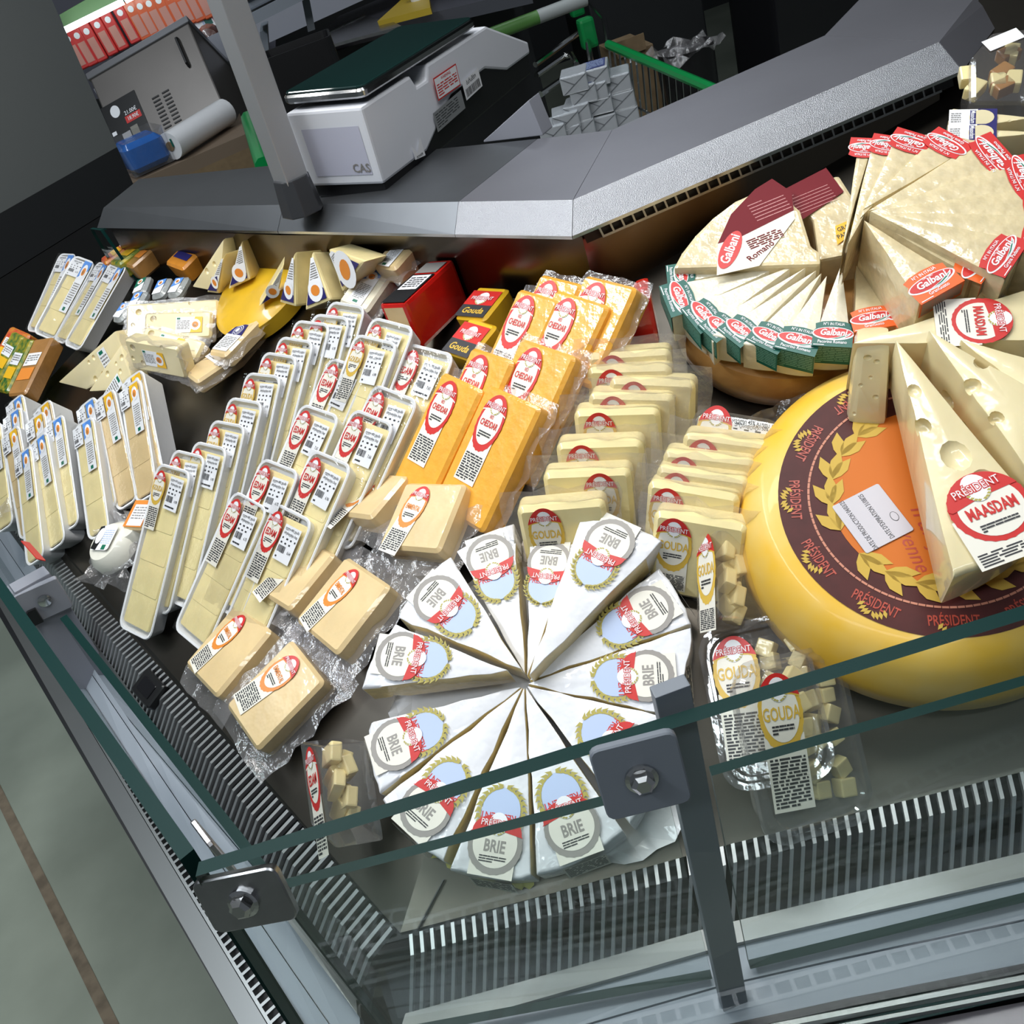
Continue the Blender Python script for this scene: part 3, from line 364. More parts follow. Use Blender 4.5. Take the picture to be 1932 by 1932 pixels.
# ------------------------------------------------------------------ printed labels (one mesh per design)
LM = {}
def crest(mb, x, y, s, z, IW, IR, IG, tilt=0.0):
    """round white crest with a wreath and the maker's word across it"""
    mb.flat(ell(0.27*s, 0.31*s, 20, x, y), z, IW)
    for k in range(7):
        for sg in (-1, 1):
            a = math.radians(-90 + sg * (14 + 16*k)); px, py = x + 0.24*s*math.cos(a), y + 0.28*s*math.sin(a)
            mb.flat([(px + 0.05*s*math.cos(t), py + 0.03*s*math.sin(t)) for t in (0, 1.57, 3.14, 4.71)], z + 0.0001, IG)
    mb.text('PRÉSIDENT', x, y, 0.25*s, IR, z + 0.0002, 0.80, 0.075, rot=tilt)
    mb.text('PRÉSIDENT', x, y, 0.25*s, IW, z + 0.0004, 0.80, 0.0, rot=tilt)
def oval_label(key, name, ring, rx, ry, strip_w, strip_h, tsx=0.62, tsize=None, small=None, tcol=None, rows=11):
    if key in LM: return LM[key]
    mb = MB(); RING, PAP, RED, INK, WH, GL, TC = range(7); d = 0.00022; mats = [ring, paper, red, ink, white, olive, tcol or ring]
    if strip_h:
        mb.rect(-strip_w/2, -ry*0.75 - strip_h, strip_w/2, -ry*0.55, 0, PAP)
        mb.lines(-strip_w*0.44, -ry*1.12, strip_w*0.44, -ry*0.75 - strip_h*0.95, rows, INK, d, seed=hash(key) % 99)
    sc_ = [(x*(1 + 0.02*math.cos(22*a)), y*(1 + 0.02*math.cos(22*a))) for (x, y), a in ((((rx*math.cos(t), ry*math.sin(t))), t) for t in [2*math.pi*k/66 for k in range(66)])]
    mb.flat(sc_, d, RING)
    mb.flat(ell(rx*0.83, ry*0.80, 32, 0, ry*0.05), 2*d, PAP)
    y0 = 0.40 * ry; a0 = math.asin(0.40)
    cap = [(rx*1.04*math.cos(a), ry*1.05*math.sin(a)) for a in [a0 + (math.pi - 2*a0)*k/20 for k in range(21)]]
    cap += [(-rx*0.6, y0*0.98 + ry*0.10), (0, y0 + ry*0.15), (rx*0.6, y0*0.98 + ry*0.10)]
    gb = [(x, y - ry*0.045) for x, y in cap]
    mb.flat(gb, 2.5*d, PAP if ring is red else RING); mb.flat(cap, 3*d, RED)
    crest(mb, 0, ry*0.62, rx*1.55, 4*d, WH, RED, GL)
    ts = tsize or rx * 0.62
    mb.text(name, 0, -ry*0.02, ts, TC, 4*d, tsx, 0.02)
    if small: mb.text(small, 0, ry*0.24, ts*0.55, TC, 4*d, tsx, 0.01)
    mb.lines(-rx*0.5, -ry*0.28, rx*0.5, -ry*0.55, 3, INK, 4*d, 0.55, seed=3, gap=0.05)
    LM[key] = build('label', mb, mats); m = LM[key].data; bpy.data.objects.remove(LM[key]); LM[key] = m
    return m
def price_label(key, w, h, lines_, price, seed):
    k = ('price', key)
    if k in LM: return LM[k]
    mb = MB(); d = 0.0002
    mb.rect(-w/2, -h/2, w/2, h/2, 0, 0)
    mb.text(lines_[0], 0, h*0.40, w*0.135, 1, d, 0.72, 0.01); mb.text(lines_[1], 0, h*0.27, w*0.125, 1, d, 0.72, 0.01)
    rnd = random.Random(seed)
    for r_ in range(2):
        for c in range(4 - r_):
            x = -w*0.40 + c*w*0.25; y = h*(0.13 - 0.13*r_); mb.rect(x, y - h*0.025, x + w*rnd.uniform(0.07, 0.14), y + h*0.025, d, 1)
    x = -w*0.42
    while x < w*0.02:
        b = w*rnd.uniform(0.008, 0.022); mb.rect(x, -h*0.27, x + b, -h*0.08, d, 1); x += b + w*rnd.uniform(0.008, 0.02)
    mb.text(price, w*0.30, -h*0.20, w*0.17, 1, d, 0.75, 0.008)
    mb.lines(-w*0.40, -h*0.37, w*0.40, -h*0.44, 1, 1, d, 0.7, seed, 0.04)
    o = build('price_label', mb, [white, ink]); m = o.data; bpy.data.objects.remove(o); LM[k] = m
    return m
def plain_label(key, w, h, shapes):
    """shapes: callable(mb) filling material slots of the list returned"""
    if key in LM: return LM[key]
    mb = MB(); mats = shapes(mb, w, h); o = build('label', mb, mats); m = o.data; bpy.data.objects.remove(o); LM[key] = m
    return m
def slice_pic(mb, x, y, rx, ry, z, IW, IO, IB):
    mb.flat(ell(rx, ry, 20, x, y), z, IW); mb.flat(ell(rx*0.62, ry*0.55, 14, x, y), z + 0.0002, IO); mb.flat(ell(rx*0.3, ry*0.28, 10, x - rx*0.1, y - ry*0.1), z + 0.0004, IB)
def strip_label(colour):
    def f(mb, w, h):
        d = 0.0002; mb.rect(-w/2, -h/2, w/2, h/2, 0, 0)
        mb.flat([(-w/2, h*0.16), (w/2, h*0.34), (w/2, h/2), (-w/2, h/2)], d, 1); slice_pic(mb, w*0.02, h*0.30, w*0.34, h*0.14, 2*d, 0, 2, 3)
        mb.lines(-w*0.36, h*0.08, w*0.36, -h*0.36, 10, 4, d, 0.5, 5); mb.rect(-w*0.18, -h*0.47, w*0.14, -h*0.40, d, 5)
        return [white, colour, orange, smoked, ginkm, green]
    return f
GEO = ('ყველი 45% გაუდა /', 'პრეზიდენტი 50%'); GEO2 = ('ყველი 40% ედამი', '/პრეზიდენტი, ნიდ')
# ------------------------------------------------------------------ pack builders
MC = {}
def cached(key, fn, mats, smooth=True):
    if key not in MC:
        mb = MB(); fn(mb); o = build('c', mb, mats, smooth=smooth); MC[key] = o.data
        bpy.data.objects.remove(o)
        if smooth:
            try: MC[key].set_sharp_from_angle(angle=math.radians(40))
            except Exception: pass
    return MC[key]
def foam_mesh(w, h, t):
    def f(mb):
        R = lambda a, b, r, z: [(x, y, z) for x, y in rr(a, b, r, 4)]
        e = 0.004
        mb.loft([R(w-0.018, h-0.018, 0.008, -t), R(w-0.003, h-0.003, 0.013, -0.004), R(w, h, 0.015, -0.0015), R(w-0.002, h-0.002, 0.014, 0), R(w-2*e, h-2*e, 0.012, -0.001), R(w-2*e-0.006, h-2*e-0.006, 0.010, -t*0.45)], 0)
    return cached(('foam', round(w, 3), round(h, 3), t), f, [foam])
def slice_mesh(w, h, m, thick=0.0045):
    return cached(('slice', round(w, 3), round(h, 3), m.name, thick), lambda mb: mb.slab(w, h, thick, 0.004, 0.001), [m])
def film_mesh(w, h, z, amp, mm, seed, nx=6, ny=12, rag=0.0):
    return cached(('film', round(w, 3), round(h, 3), z, amp, mm.name, seed % 4), lambda mb: mb.sheet(w, h, nx, ny, z, amp, 0, seed % 4, rag=rag), [mm])
def child(name, me, parent, M=None):
    o = bpy.data.objects.new(name, me); COL.objects.link(o); o.parent = parent
    if M is not None: o.matrix_local = M
    return o
def tray(rec, name, label, group, cheese, lab, price, t=0.028, lab_at=None, price_at=None, nsl=4, seed=0, step=True):
    M = MX(rec); w, h = rec[12], rec[13]
    th = thing(name, label, 'cheese tray', M, group)
    child('foam_tray', foam_mesh(w, h, t), th)
    for k in range(nsl):
        hh = h * 0.34
        child('cheese_slice', slice_mesh(w - 0.018, hh, cheese), th, T(random.uniform(-0.0008, 0.0008), -h*0.5 + 0.011 + hh/2 + (h - 0.022 - hh) * k / max(1, nsl-1), -0.0018 - 0.0004*k) @ RX(-1.6) @ RZ(random.uniform(-1.5, 1.5)))
    if lab: child('label', lab, th, T(*lab_at, 0.0012))
    if price: child('price_label', price, th, T(*price_at, 0.0014) @ RZ(random.uniform(-3, 3)))
    child('film', film_mesh(w - 0.004, h - 0.004, 0.0028, 0.0007, film_m, seed), th)
    return th
def bagged(rec, name, label, group, cheese, lab, t, lab_at, lab_rot=0, margin=0.014, seed=0, cat='cheese', edge=0.004, bag=True, film_z=0.5, lab_s=1.0):
    M = MX(rec); w, h = rec[12], rec[13]
    th = thing(name, label, cat, M, group)
    child('cheese_block', cached(('blk', round(w, 3), round(h, 3), t, cheese.name), lambda mb: mb.slab(w, h, t, edge*1.6, edge, n=3), [cheese]), th)
    if lab: child('label', lab, th, T(*lab_at, 0.0010) @ RZ(lab_rot) @ Matrix.Scale(lab_s, 4))
    if bag:
        child('bag', film_mesh(w + 2*margin, h + 2*margin, -t*film_z, 0.004, bag_m, seed, 7, 8, 0.002), th)
    return th
# ------------------------------------------------------------------ the place: floor, deck, walls, worktop
NB = V(D['NB']); NA = V(D['NA']); P0 = V(D['P0']); H0 = V(D['hip'][0]); H1 = V(D['hip'][1]); ZC = 1.27
def zB(x, y): return P0.z - (NB.x*(x-P0.x) + NB.y*(y-P0.y)) / NB.z
def zA(x, y): return H0.z - (NA.x*(x-H0.x) + NA.y*(y-H0.y)) / NA.z
def poly_obj(name, pts, m, parent=None, down=0.0, dvec=None):
    mb = MB(); n = len(pts); P = [V(p) for p in pts]
    mb.add(P, [tuple(range(n))])
    if down or dvec:
        dv = V(dvec) if dvec else Vector((0, 0, -down))
        mb.add([p + dv for p in P], [tuple(reversed(range(n)))])
        for i in range(n): j = (i+1) % n; mb.f.append((i, n+i, n+j, j)); mb.m.append(0)
    return build(name, mb, m, parent)
floor_m = mat('floor_concrete', (0.20, 0.225, 0.185), 0.32, noise=0.35, nscale=2.2, col2=(0.29, 0.32, 0.265), bump=0.03, bscale=30)
def grain(m):
    nt = m.node_tree; return m
fl = struct(poly_obj('floor', [(-9, -4, 0), (9, -4, 0), (9, 12, 0), (-9, 12, 0)], floor_m))
mb = MB(); fp = [V(p) for p in D['floorline']]
d_ = (fp[-1] - fp[0]).normalized(); a_, b_ = fp[0] - d_*3, fp[-1] + d_*3; s_ = Vector((-d_.y, d_.x, 0)) * 0.012
mb.add([a_ - s_ + Vector((0,0,.002)), b_ - s_ + Vector((0,0,.002)), b_ + s_ + Vector((0,0,.002)), a_ + s_ + Vector((0,0,.002))], [(0,1,2,3)])
build('expansion_joint', mb, mat('joint', (0.16, 0.125, 0.085), 0.8, noise=0.4, nscale=30), fl)
struct(poly_obj('wall_back', [(-9, 7.5, 0), (9, 7.5, 0), (9, 7.5, 3.6), (-9, 7.5, 3.6)], dark))
struct(poly_obj('ceiling', [(-9, -4, 3.6), (-9, 12, 3.6), (9, 12, 3.6), (9, -4, 3.6)], mat('ceiling_paint', (0.10, 0.11, 0.12), 0.8)))
# sloping presentation deck, two sheets meeting on a hip
case = thing('display_case', 'refrigerated cheese display case with sloping steel deck and slotted air grilles', 'display case')
wallin = 0.035
cl = [V(p) for p in D['ctr_low']]; cb = [V(p) for p in D['ctr_back']]; cr = [V(p) for p in D['ctr_crease']]
def inset(i):
    d = (cb[min(i, 5)] - cr[min(i, 5)]).normalized(); return Vector((cl[i].x + d.x*wallin, cl[i].y + d.y*wallin, ZC - 0.045))
W = [inset(i) for i in range(6)]
gR = [V(p) for p in D['grR_top']]; gL = [V(p) for p in D['grL_in']]
ptsB = [H0] + gR[1:] + [Vector((1.3, 0.9, zB(1.3, 0.9)))] + [Vector((W[5].x, W[5].y, zB(W[5].x, W[5].y))), Vector((W[4].x, W[4].y, zB(W[4].x, W[4].y))), Vector((W[3].x, W[3].y, zB(W[3].x, W[3].y)))]
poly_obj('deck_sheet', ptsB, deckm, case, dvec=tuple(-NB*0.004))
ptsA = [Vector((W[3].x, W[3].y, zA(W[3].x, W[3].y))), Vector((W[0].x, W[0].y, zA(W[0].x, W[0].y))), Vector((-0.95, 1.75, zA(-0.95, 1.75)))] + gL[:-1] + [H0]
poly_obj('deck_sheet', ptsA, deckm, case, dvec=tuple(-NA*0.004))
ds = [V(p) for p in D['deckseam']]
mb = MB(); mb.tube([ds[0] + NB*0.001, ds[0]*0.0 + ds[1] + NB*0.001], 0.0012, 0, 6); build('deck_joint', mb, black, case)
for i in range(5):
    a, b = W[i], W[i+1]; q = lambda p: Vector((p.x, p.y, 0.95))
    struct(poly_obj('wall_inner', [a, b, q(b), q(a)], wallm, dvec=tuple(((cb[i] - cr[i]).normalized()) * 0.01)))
# worktop
top = thing('worktop', 'grey stainless worktop with sloping edge running around the staff island', 'worktop')
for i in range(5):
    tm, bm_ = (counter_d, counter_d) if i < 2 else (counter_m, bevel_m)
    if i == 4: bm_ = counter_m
    g = 0.0012
    ta, tb = cr[i].lerp(cr[i+1], g), cr[i+1].lerp(cr[i], g); ba, bb = cb[i].lerp(cb[i+1], g), cb[i+1].lerp(cb[i], g); la, lb = cl[i].lerp(cl[i+1], g), cl[i+1].lerp(cl[i], g)
    dn = Vector((0, 0, -0.03)); wi, wj = la.copy(), lb.copy(); wi.z = wj.z = cl[0].z
    mb = MB(); la2, lb2 = la + Vector((0, 0, -0.004)), lb + Vector((0, 0, -0.004))
    mb.add([ba, ta, tb, bb], [(0,1,2,3)], 0); mb.add([ta, la, lb, tb], [(0,1,2,3)], 1); mb.add([la, la2, lb2, lb], [(0,1,2,3)], 2)
    mb.add([la2, ba + dn, bb + dn, lb2], [(0,1,2,3)], 0); mb.add([ba, bb, bb + dn, ba + dn], [(0,1,2,3)], 0); mb.add([ta, ba, ba + dn, la2, la], [(0,1,2,3,4)], 0); mb.add([tb, lb, lb2, bb + dn, bb], [(0,1,2,3,4)], 0)
    build('worktop_panel', mb, [tm, bm_, chrome], top)
# vent under the long bevel
def ladder(mb, p0, p1, w, hole, bar, rail, t, mi=0, nmax=400):
    p0, p1, w = V(p0), V(p1), V(w); L = (p1 - p0).length; u = (p1 - p0) / L; W_ = w.length; wu = w / W_; nn = u.cross(wu)
    M3 = Matrix((u, wu, nn)).transposed()
    for off in (0, W_ - rail):
        mb.box(p0 + u*L/2 + wu*(off + rail/2), (L, rail, t), mi, M3)
    n = min(nmax, int(L / (hole + bar)))
    for k in range(n + 1):
        mb.box(p0 + u*(k*(hole + bar) + bar/2) + wu*W_/2, (bar, W_ - 2*rail, t), mi, M3)
mb = MB(); a, b = cl[3] + (cb[3]-cr[3]).normalized()*0.02, cl[4] + (cb[4]-cr[4]).normalized()*0.02
ladder(mb, a.lerp(b, 0.05) + Vector((0,0,-.005)), a.lerp(b, 0.97) + Vector((0,0,-.005)), Vector((0.004, 0.0, -0.018)), 0.012, 0.0025, 0.003, 0.0015)
build('vent_strip', mb, steel, top)
poly_obj('vent_shade_sheet', [a + Vector((.006, .006, -.004)), b + Vector((.006, .006, -.004)), b + Vector((.010, .006, -.024)), a + Vector((.010, .006, -.024))], dark, top)  # dark sheet added behind the vent so its holes look shaded
# ------------------------------------------------------------------ grilles, front ledges and rails
gr = thing('air_grille', 'slotted stainless air grille along the front of the case under the brie', 'grille')
tp = [V(p) for p in D['grR_top']]; md = [V(p) for p in D['grR_mid']]; bt = [V(p) for p in D['grR_bot']]
def along(P, s):
    L = [(P[i+1]-P[i]).length for i in range(len(P)-1)]; t = s * sum(L)
    for i, l in enumerate(L):
        if t <= l or i == len(L)-1: return P[i].lerp(P[i+1], t / l)
        t -= l
NBAR = 96
for k in range(NBAR):
    s = (k + 0.5) / NBAR; a, m_, b = along(tp, s), along(md, s), along(bt, s); sd = (along(tp, min(1, s+0.01)) - along(tp, max(0, s-0.01))).normalized() * 0.0017
    mb = MB(); t_ = NB * -0.007
    mb.loft([[p - sd, p + sd, p + sd + t_, p - sd + t_] for p in (a, m_, b)], 0)
    build('grille_bar', mb, barm, gr)
g2 = thing('air_grille', 'slotted stainless air grille along the side of the case below the foam trays', 'grille')
ou = [V(p) for p in D['grL_out']]
NL = 118
for k in range(NL):
    s = 1 - (1 - (k + 0.5) / NL) ** 1.0
    a, b = along(gL, s), along(ou, s); m_ = a.lerp(b, 0.45) + NA*0.010; sd = (along(gL, min(1, s+0.01)) - along(gL, max(0, s-0.01))).normalized() * 0.0021
    mb = MB(); t_ = NA * -0.006; mb.loft([[p - sd, p + sd, p + sd + t_, p - sd + t_] for p in (a, m_, b)], 0)
    build('grille_bar', mb, barm, g2)
# thermometer display set into the side grille
c = along(gL, 0.62).lerp(along(ou, 0.62), 0.45) + NA*0.006; u = (along(gL, 0.66) - along(gL, 0.58)).normalized(); vv = NA.cross(u)
tm_ = thing('thermometer', 'small black digital thermometer set into the side air grille', 'thermometer', frame(c, u, vv, NA))
mb = MB(); mb.slab(0.055, 0.036, 0.014, 0.004, 0.002, 0, 0.012); hs = build('housing', mb, black, tm_)
mb = MB(); mb.slab(0.034, 0.020, 0.002, 0.002, 0.0005, 0, 0.0135); build('display', mb, darkgloss, hs)
# trough below the grilles
struct(poly_obj('floor_trough', [(-1.2, 1.9, 0.70), (-0.36, 0.36, 0.70), (0.9, 0.25, 0.70), (1.3, 0.9, 0.70), (0.4, 1.2, 0.70)], dark))
fr_ = thing('case_ledge', 'white and steel front ledge of the display case with perforated bumper rail', 'case front')
def strip(name, A, B, s0, s1, m, lift=0.0, dz=0.0, parent=fr_):
    mb = MB(); n = 10; rows = []
    for k in range(n + 1):
        a, b = along(A, k/n), along(B, k/n); p, q = a.lerp(b, s0), a.lerp(b, s1); p = p + Vector((0,0,lift)); q = q + Vector((0,0,lift + dz)); rows.append((p, q))
    for k in range(n): mb.add([rows[k][0], rows[k][1], rows[k+1][1], rows[k+1][0], rows[k][0]-Vector((0,0,.01)), rows[k][1]-Vector((0,0,.01)), rows[k+1][1]-Vector((0,0,.01)), rows[k+1][0]-Vector((0,0,.01))], [(0,1,2,3),(1,5,6,2),(0,3,7,4),(4,7,6,5)])
    return build(name, mb, m, parent)
ob = [V(p) for p in D['out_bot']]; ot = [V(p) for p in D['out_top']]
rail = [V(p) for p in D['rail']]
oR = ob[1:]; oL = ob[:2]
corner_b = ob[1]
strip('steel_lip', bt, oR, 0.0, 0.22, lipm); strip('ledge', bt, oR, 0.22, 0.55, base_w, -0.006); strip('ledge', bt, oR, 0.57, 0.93, base_w, -0.006); strip('gasket', bt, oR, 0.93, 1.0, black, -0.002)
strip('steel_lip', ou, [oL[0], corner_b], 0.0, 0.12, lipm); strip('ledge', ou, [oL[0], corner_b], 0.12, 0.55, base_w, -0.006); strip('ledge', ou, [oL[0], corner_b], 0.57, 0.95, base_w, -0.006)
# bumper rails (outside the glass) with real slots
rl = [rail[0], rail[2]]; inn = [oL[0] + Vector((0,0,-.02)), corner_b + Vector((0,0,-.02))]
wv = (along(inn, 0.5) - along(rl, 0.5)); wv -= (rl[1]-rl[0]).normalized() * wv.dot((rl[1]-rl[0]).normalized()); wu_ = Vector((wv.x, wv.y, 0)).normalized()
R0_, R1_ = rl[0], rl[1] + (rl[1]-rl[0])*0.12
def off_(d, z=0.0): return R0_ + wu_*d + Vector((0, 0, z)), R1_ + wu_*d + Vector((0, 0, z))
strip('bumper', list(off_(0)), list(off_(0.022, 0.003)), 0.0, 1.0, lipm)
for o_ in (0.023, 0.052):
    mb = MB(); e0, e1 = off_(o_, 0.003); ladder(mb, e0, e1, wu_*0.017, 0.0078, 0.0036, 0.0032, 0.002); build('perforated_rail', mb, lipm, fr_)
for o_ in (0.0425, 0.0485):
    mb = MB(); mb.tube(list(off_(o_, 0.005)), 0.0024, 0, 6); build('rail_bead', mb, steel, fr_)
e0, e1 = off_(0.0, -0.014); poly_obj('rail_shade_sheet', [e0, e1, e1 + wu_*0.072, e0 + wu_*0.072], dark, fr_)  # dark sheet under the slots, its colour standing in for shade
r2a, r2b = oR[1], oR[2]; dr = (r2b - r2a).normalized(); ow = Vector((dr.y, -dr.x, 0)); r2a = r2a - dr*0.4
mb = MB(); mb.tube([r2a + ow*0.006, r2b + ow*0.006], 0.004, 0, 6); mb.tube([r2a + ow*0.015, r2b + ow*0.015], 0.003, 0, 6); build('rail_bead', mb, lipm, fr_)
strip('bumper', [r2a + ow*0.018 + Vector((0,0,-.01)), r2b + ow*0.018 + Vector((0,0,-.01))], [r2a + ow*0.045 + Vector((0,0,-.012)), r2b + ow*0.045 + Vector((0,0,-.012))], 0, 1, mat('rail_mauve', (0.30, 0.28, 0.30), 0.35, 0.7))
mb = MB(); ladder(mb, r2a + ow*0.046 + Vector((0,0,-.012)), r2b + ow*0.046 + Vector((0,0,-.012)), ow*0.018, 0.013, 0.004, 0.004, 0.002); build('perforated_rail', mb, steel, fr_)
poly_obj('rail_shade_sheet', [r2a + ow*0.044 + Vector((0,0,-.03)), r2a + ow*0.075 + Vector((0,0,-.03)), r2b + ow*0.075 + Vector((0,0,-.03)), r2b + ow*0.044 + Vector((0,0,-.03))], dark, fr_)  # same dark sheet here: shade in the front rail's holes as colour
# outer skin of the case down to the floor
mb = MB(); k_ = [rl[0], rl[1], Vector((rail[3].x, rail[3].y, 0.8)), r2b + ow*0.075]
for i in range(3):
    a, b = k_[i].copy(), k_[i+1].copy(); a.z = b.z = 0.785
    mb.add([a, b, Vector((b.x*0.93, b.y*0.93 + 0.05, 0.02)), Vector((a.x*0.93, a.y*0.93 + 0.05, 0.02))], [(0,1,2,3)])
build('skirt', mb, panel_g, fr_)
# ------------------------------------------------------------------ glass
def pane(name, label, b0, b1, t1, t0, th, parent=None):
    b0, b1, t1, t0 = V(b0), V(b1), V(t1), V(t0); n = (b1-b0).cross(t0-b0).normalized() * th/2
    mb = MB(); P = [p - n for p in (b0,b1,t1,t0)] + [p + n for p in (b0,b1,t1,t0)]
    mb.add(P, [(3,2,1,0), (4,5,6,7)], 0); mb.add(P, [(0,1,5,4),(1,2,6,5),(2,3,7,6),(3,0,4,7)], 1)
    o = build(name, mb, [glass_m, gedge], parent)
    return tag(o, label, 'glass pane')
pane('glass_screen', 'tall outer glass pane running across the front before the brie', ob[1], ob[3], ot[3], ot[1], 0.010)
pane('glass_screen', 'tall outer glass pane along the side aisle seen edge on', ob[0], ob[1] + (ob[0]-ob[1])*0.01, ot[1] + (ot[0]-ot[1])*0.01, ot[0], 0.010)
iR0, iR1, iF = D['inR_l'], D['inR_r'], D['inF_r']; iL = [V(p) for p in D['in_left']]
def under(p, z): return Vector((p.x, p.y, z))
pane('glass_screen', 'low inner glass pane in front of the yellow cheese wheel', iR0[0], iR1[0], iR1[1], iR0[1], 0.008)
icb = under(iL[1], 0.82) + Vector((-0.012, 0.012, 0))
pane('glass_screen', 'low inner glass pane between the corner clamp and the grey post', icb, iF[0], iF[1], iL[1], 0.008)
pane('glass_screen', 'low inner glass pane beside the slotted side grille', under(iL[0], 0.90) + Vector((-.02, .01, 0)), icb, iL[1], iL[0], 0.008)
def bar_between(mb, a, b, w, d, face, mi=0):
    a, b = V(a), V(b); u = (b-a).normalized(); f = V(face); f = (f - u*f.dot(u)).normalized(); s = u.cross(f)
    mb.loft([[p + s*w/2*i + f*d/2*j for i, j in ((-1,-1),(1,-1),(1,1),(-1,1))] for p in (a, b)], mi)
post = thing('glass_post', 'grey metal upright holding the front glass panes beside the brie', 'post')
pb, pt = [V(p) for p in D['fpost']]
mb = MB(); bar_between(mb, pb + Vector((0, .008, -.03)), pt + Vector((0, .008, 0)), 0.0225, 0.010, (0.05, -1, 0)); build('upright', mb, greym, post, bevel=0.0008)
def clamp(parent, pos, n, up, w, h, m=greym):
    n = V(n).normalized(); x = V(up).cross(n).normalized(); y = n.cross(x); M = frame(V(pos), x, y, n)
    mb = MB(); mb.slab(w, h, 0.006, 0.006, 0.001, 0, 0.006); cp = build('clamp_plate', mb, m, parent, M, smooth=True)
    mb = MB(); mb.lathe([(0, 0.006), (0.010, 0.006), (0.010, 0.008), (0.0075, 0.0085)], 20, 0); mb.lathe([(0.0072, 0.0085), (0.0072, 0.013), (0.0045, 0.015), (0, 0.015)], 6, 0); build('bolt', mb, chrome, cp)
clamp(post, D['clampF'], (-0.1, -1, 0.25), (0.05, 0.25, 1), 0.052, 0.053)
cc = thing('glass_clamp', 'bright steel corner clamp joining the two outer glass panes', 'clamp')
clamp(cc, D['clampC'], (-0.25, -1, 0.35), (0.0, 0.3, 1), 0.058, 0.040, steel)
q = V(D['clampC2']); mb = MB(); mb.slab(0.03, 0.045, 0.004, 0.003, 0.0008); build('clamp_plate', mb, steel, cc, frame(q, Vector((0.5,-0.86,0)).normalized(), Vector((0,0,1)), Vector((0.5,-0.86,0)).normalized().cross(Vector((0,0,1)))))
lp = thing('glass_post', 'grey metal upright with a hex bolt on the side aisle glass', 'post')
b_, t_ = [V(p) for p in D['lpost']]
mb = MB(); bar_between(mb, b_ - (t_ - b_)*0.9, t_, 0.030, 0.05, (0.86, 0.5, 0)); build('upright', mb, lgrey, lp, bevel=0.001)
u_ = (t_ - b_).normalized(); fx = (Vector((0.3, -0.95, 0)) - u_*Vector((0.3, -0.95, 0)).dot(u_)).normalized()
cM = frame(t_ - u_*0.03 + fx*0.017, u_.cross(fx).normalized(), u_, fx)
mb = MB(); mb.slab(0.066, 0.052, 0.010, 0.003, 0.001, 0, 0.006); cp = build('clamp_plate', mb, lgrey, lp, cM)
mb = MB(); mb.lathe([(0, 0.006), (0.009, 0.006), (0.009, 0.009), (0.004, 0.011), (0, 0.011)], 24); build('bolt', mb, chrome, cp, T(0.006, 0.002, 0), smooth=True)
mb = MB(); mb.box((-0.02, -0.014, 0.008), (0.022, 0.024, 0.006)); build('rubber_pad', mb, black, lp, cM)
rt = V(D['redtag']); mb = MB(); mb.slab(0.075, 0.012, 0.0015, 0.001, 0.0003); tag(build('price_strip', mb, red, None, frame(rt, Vector((0.5,-0.86,0)), Vector((-0.5,-0.3,0.8)).normalized(), Vector((-0.69,-0.4,-0.6)).normalized())), 'red price strip on the side glass by the foam trays', 'price strip')
# ------------------------------------------------------------------ foam trays of gouda and edam
gl = oval_label('gouda', 'GOUDA', gold, 0.0145, 0.0235, 0.0245, 0.040, 0.60, 0.0105)
el = oval_label('edam', 'EDAM', red, 0.0165, 0.0265, 0.028, 0.044, 0.66, 0.0125)
plg = price_label('g', 0.031, 0.045, GEO, '6.90', 3); plg2 = price_label('g2', 0.031, 0.045, GEO, '6.98', 5)
ple = [price_label('e%d' % i, 0.034, 0.045, GEO2, p, 10 + i) for i, p in enumerate(('7.65', '6.82', '7.81', '7.65', '7.66', '6.92', '6.96', '6.70', '6.64'))]
for i, r in enumerate(D['gouda_tray']):
    w, h = r[12], r[13]
    lb = 'frontmost tall foam tray of pale gouda slices in the leaning file' if i == 0 else ('rearmost foam tray of gouda slices in the leaning file, under the worktop' if i == 10 else '%s foam tray of gouda slices from the front of the leaning file' % ORD[i])
    tray(r, 'gouda_tray', lb, 'gouda trays in the leaning file', gouda_c, gl, plg if i % 2 else plg2, 0.024, (-w*0.27, h*0.5 - 0.034), (w*0.20, h*0.5 - 0.036), 4, i)
for i, r in enumerate(D['gouda_wide']):
    w, h = r[12], r[13]
    tray(r, 'gouda_tray', ('wide foam tray of gouda slices against the red waxed block', 'wide foam tray of gouda slices just behind the top edam tray')[i], 'wide gouda trays', gouda_c, gl, plg, 0.026, (-w*0.26, h*0.5 - 0.034), (w*0.16, h*0.5 - 0.038), 4, i)
EL = ['foam tray of edam slices touching the cheddar, highest of its file', 'highest foam tray of edam slices beside the gouda file', 'foam tray of edam slices marked 7.81 beside the cheddar', 'second highest foam tray of edam slices beside the gouda file', 'foam tray of edam slices third from the top beside the cheddar', 'third highest foam tray of edam slices beside the gouda file', 'foam tray of edam slices partly under an emmental bag', 'long foam tray of edam slices lying lowest beside the gouda file', 'lowest foam tray of edam slices between two emmental bags']
for i, r in enumerate(D['edam_tray']):
    w, h = r[12], r[13]
    tray(r, 'edam_tray', EL[i], 'edam trays in two files', edam_c, el, ple[i], 0.026, (-w*0.25, h*0.5 - 0.036), (w*0.19, h*0.5 - 0.040), 4, i)
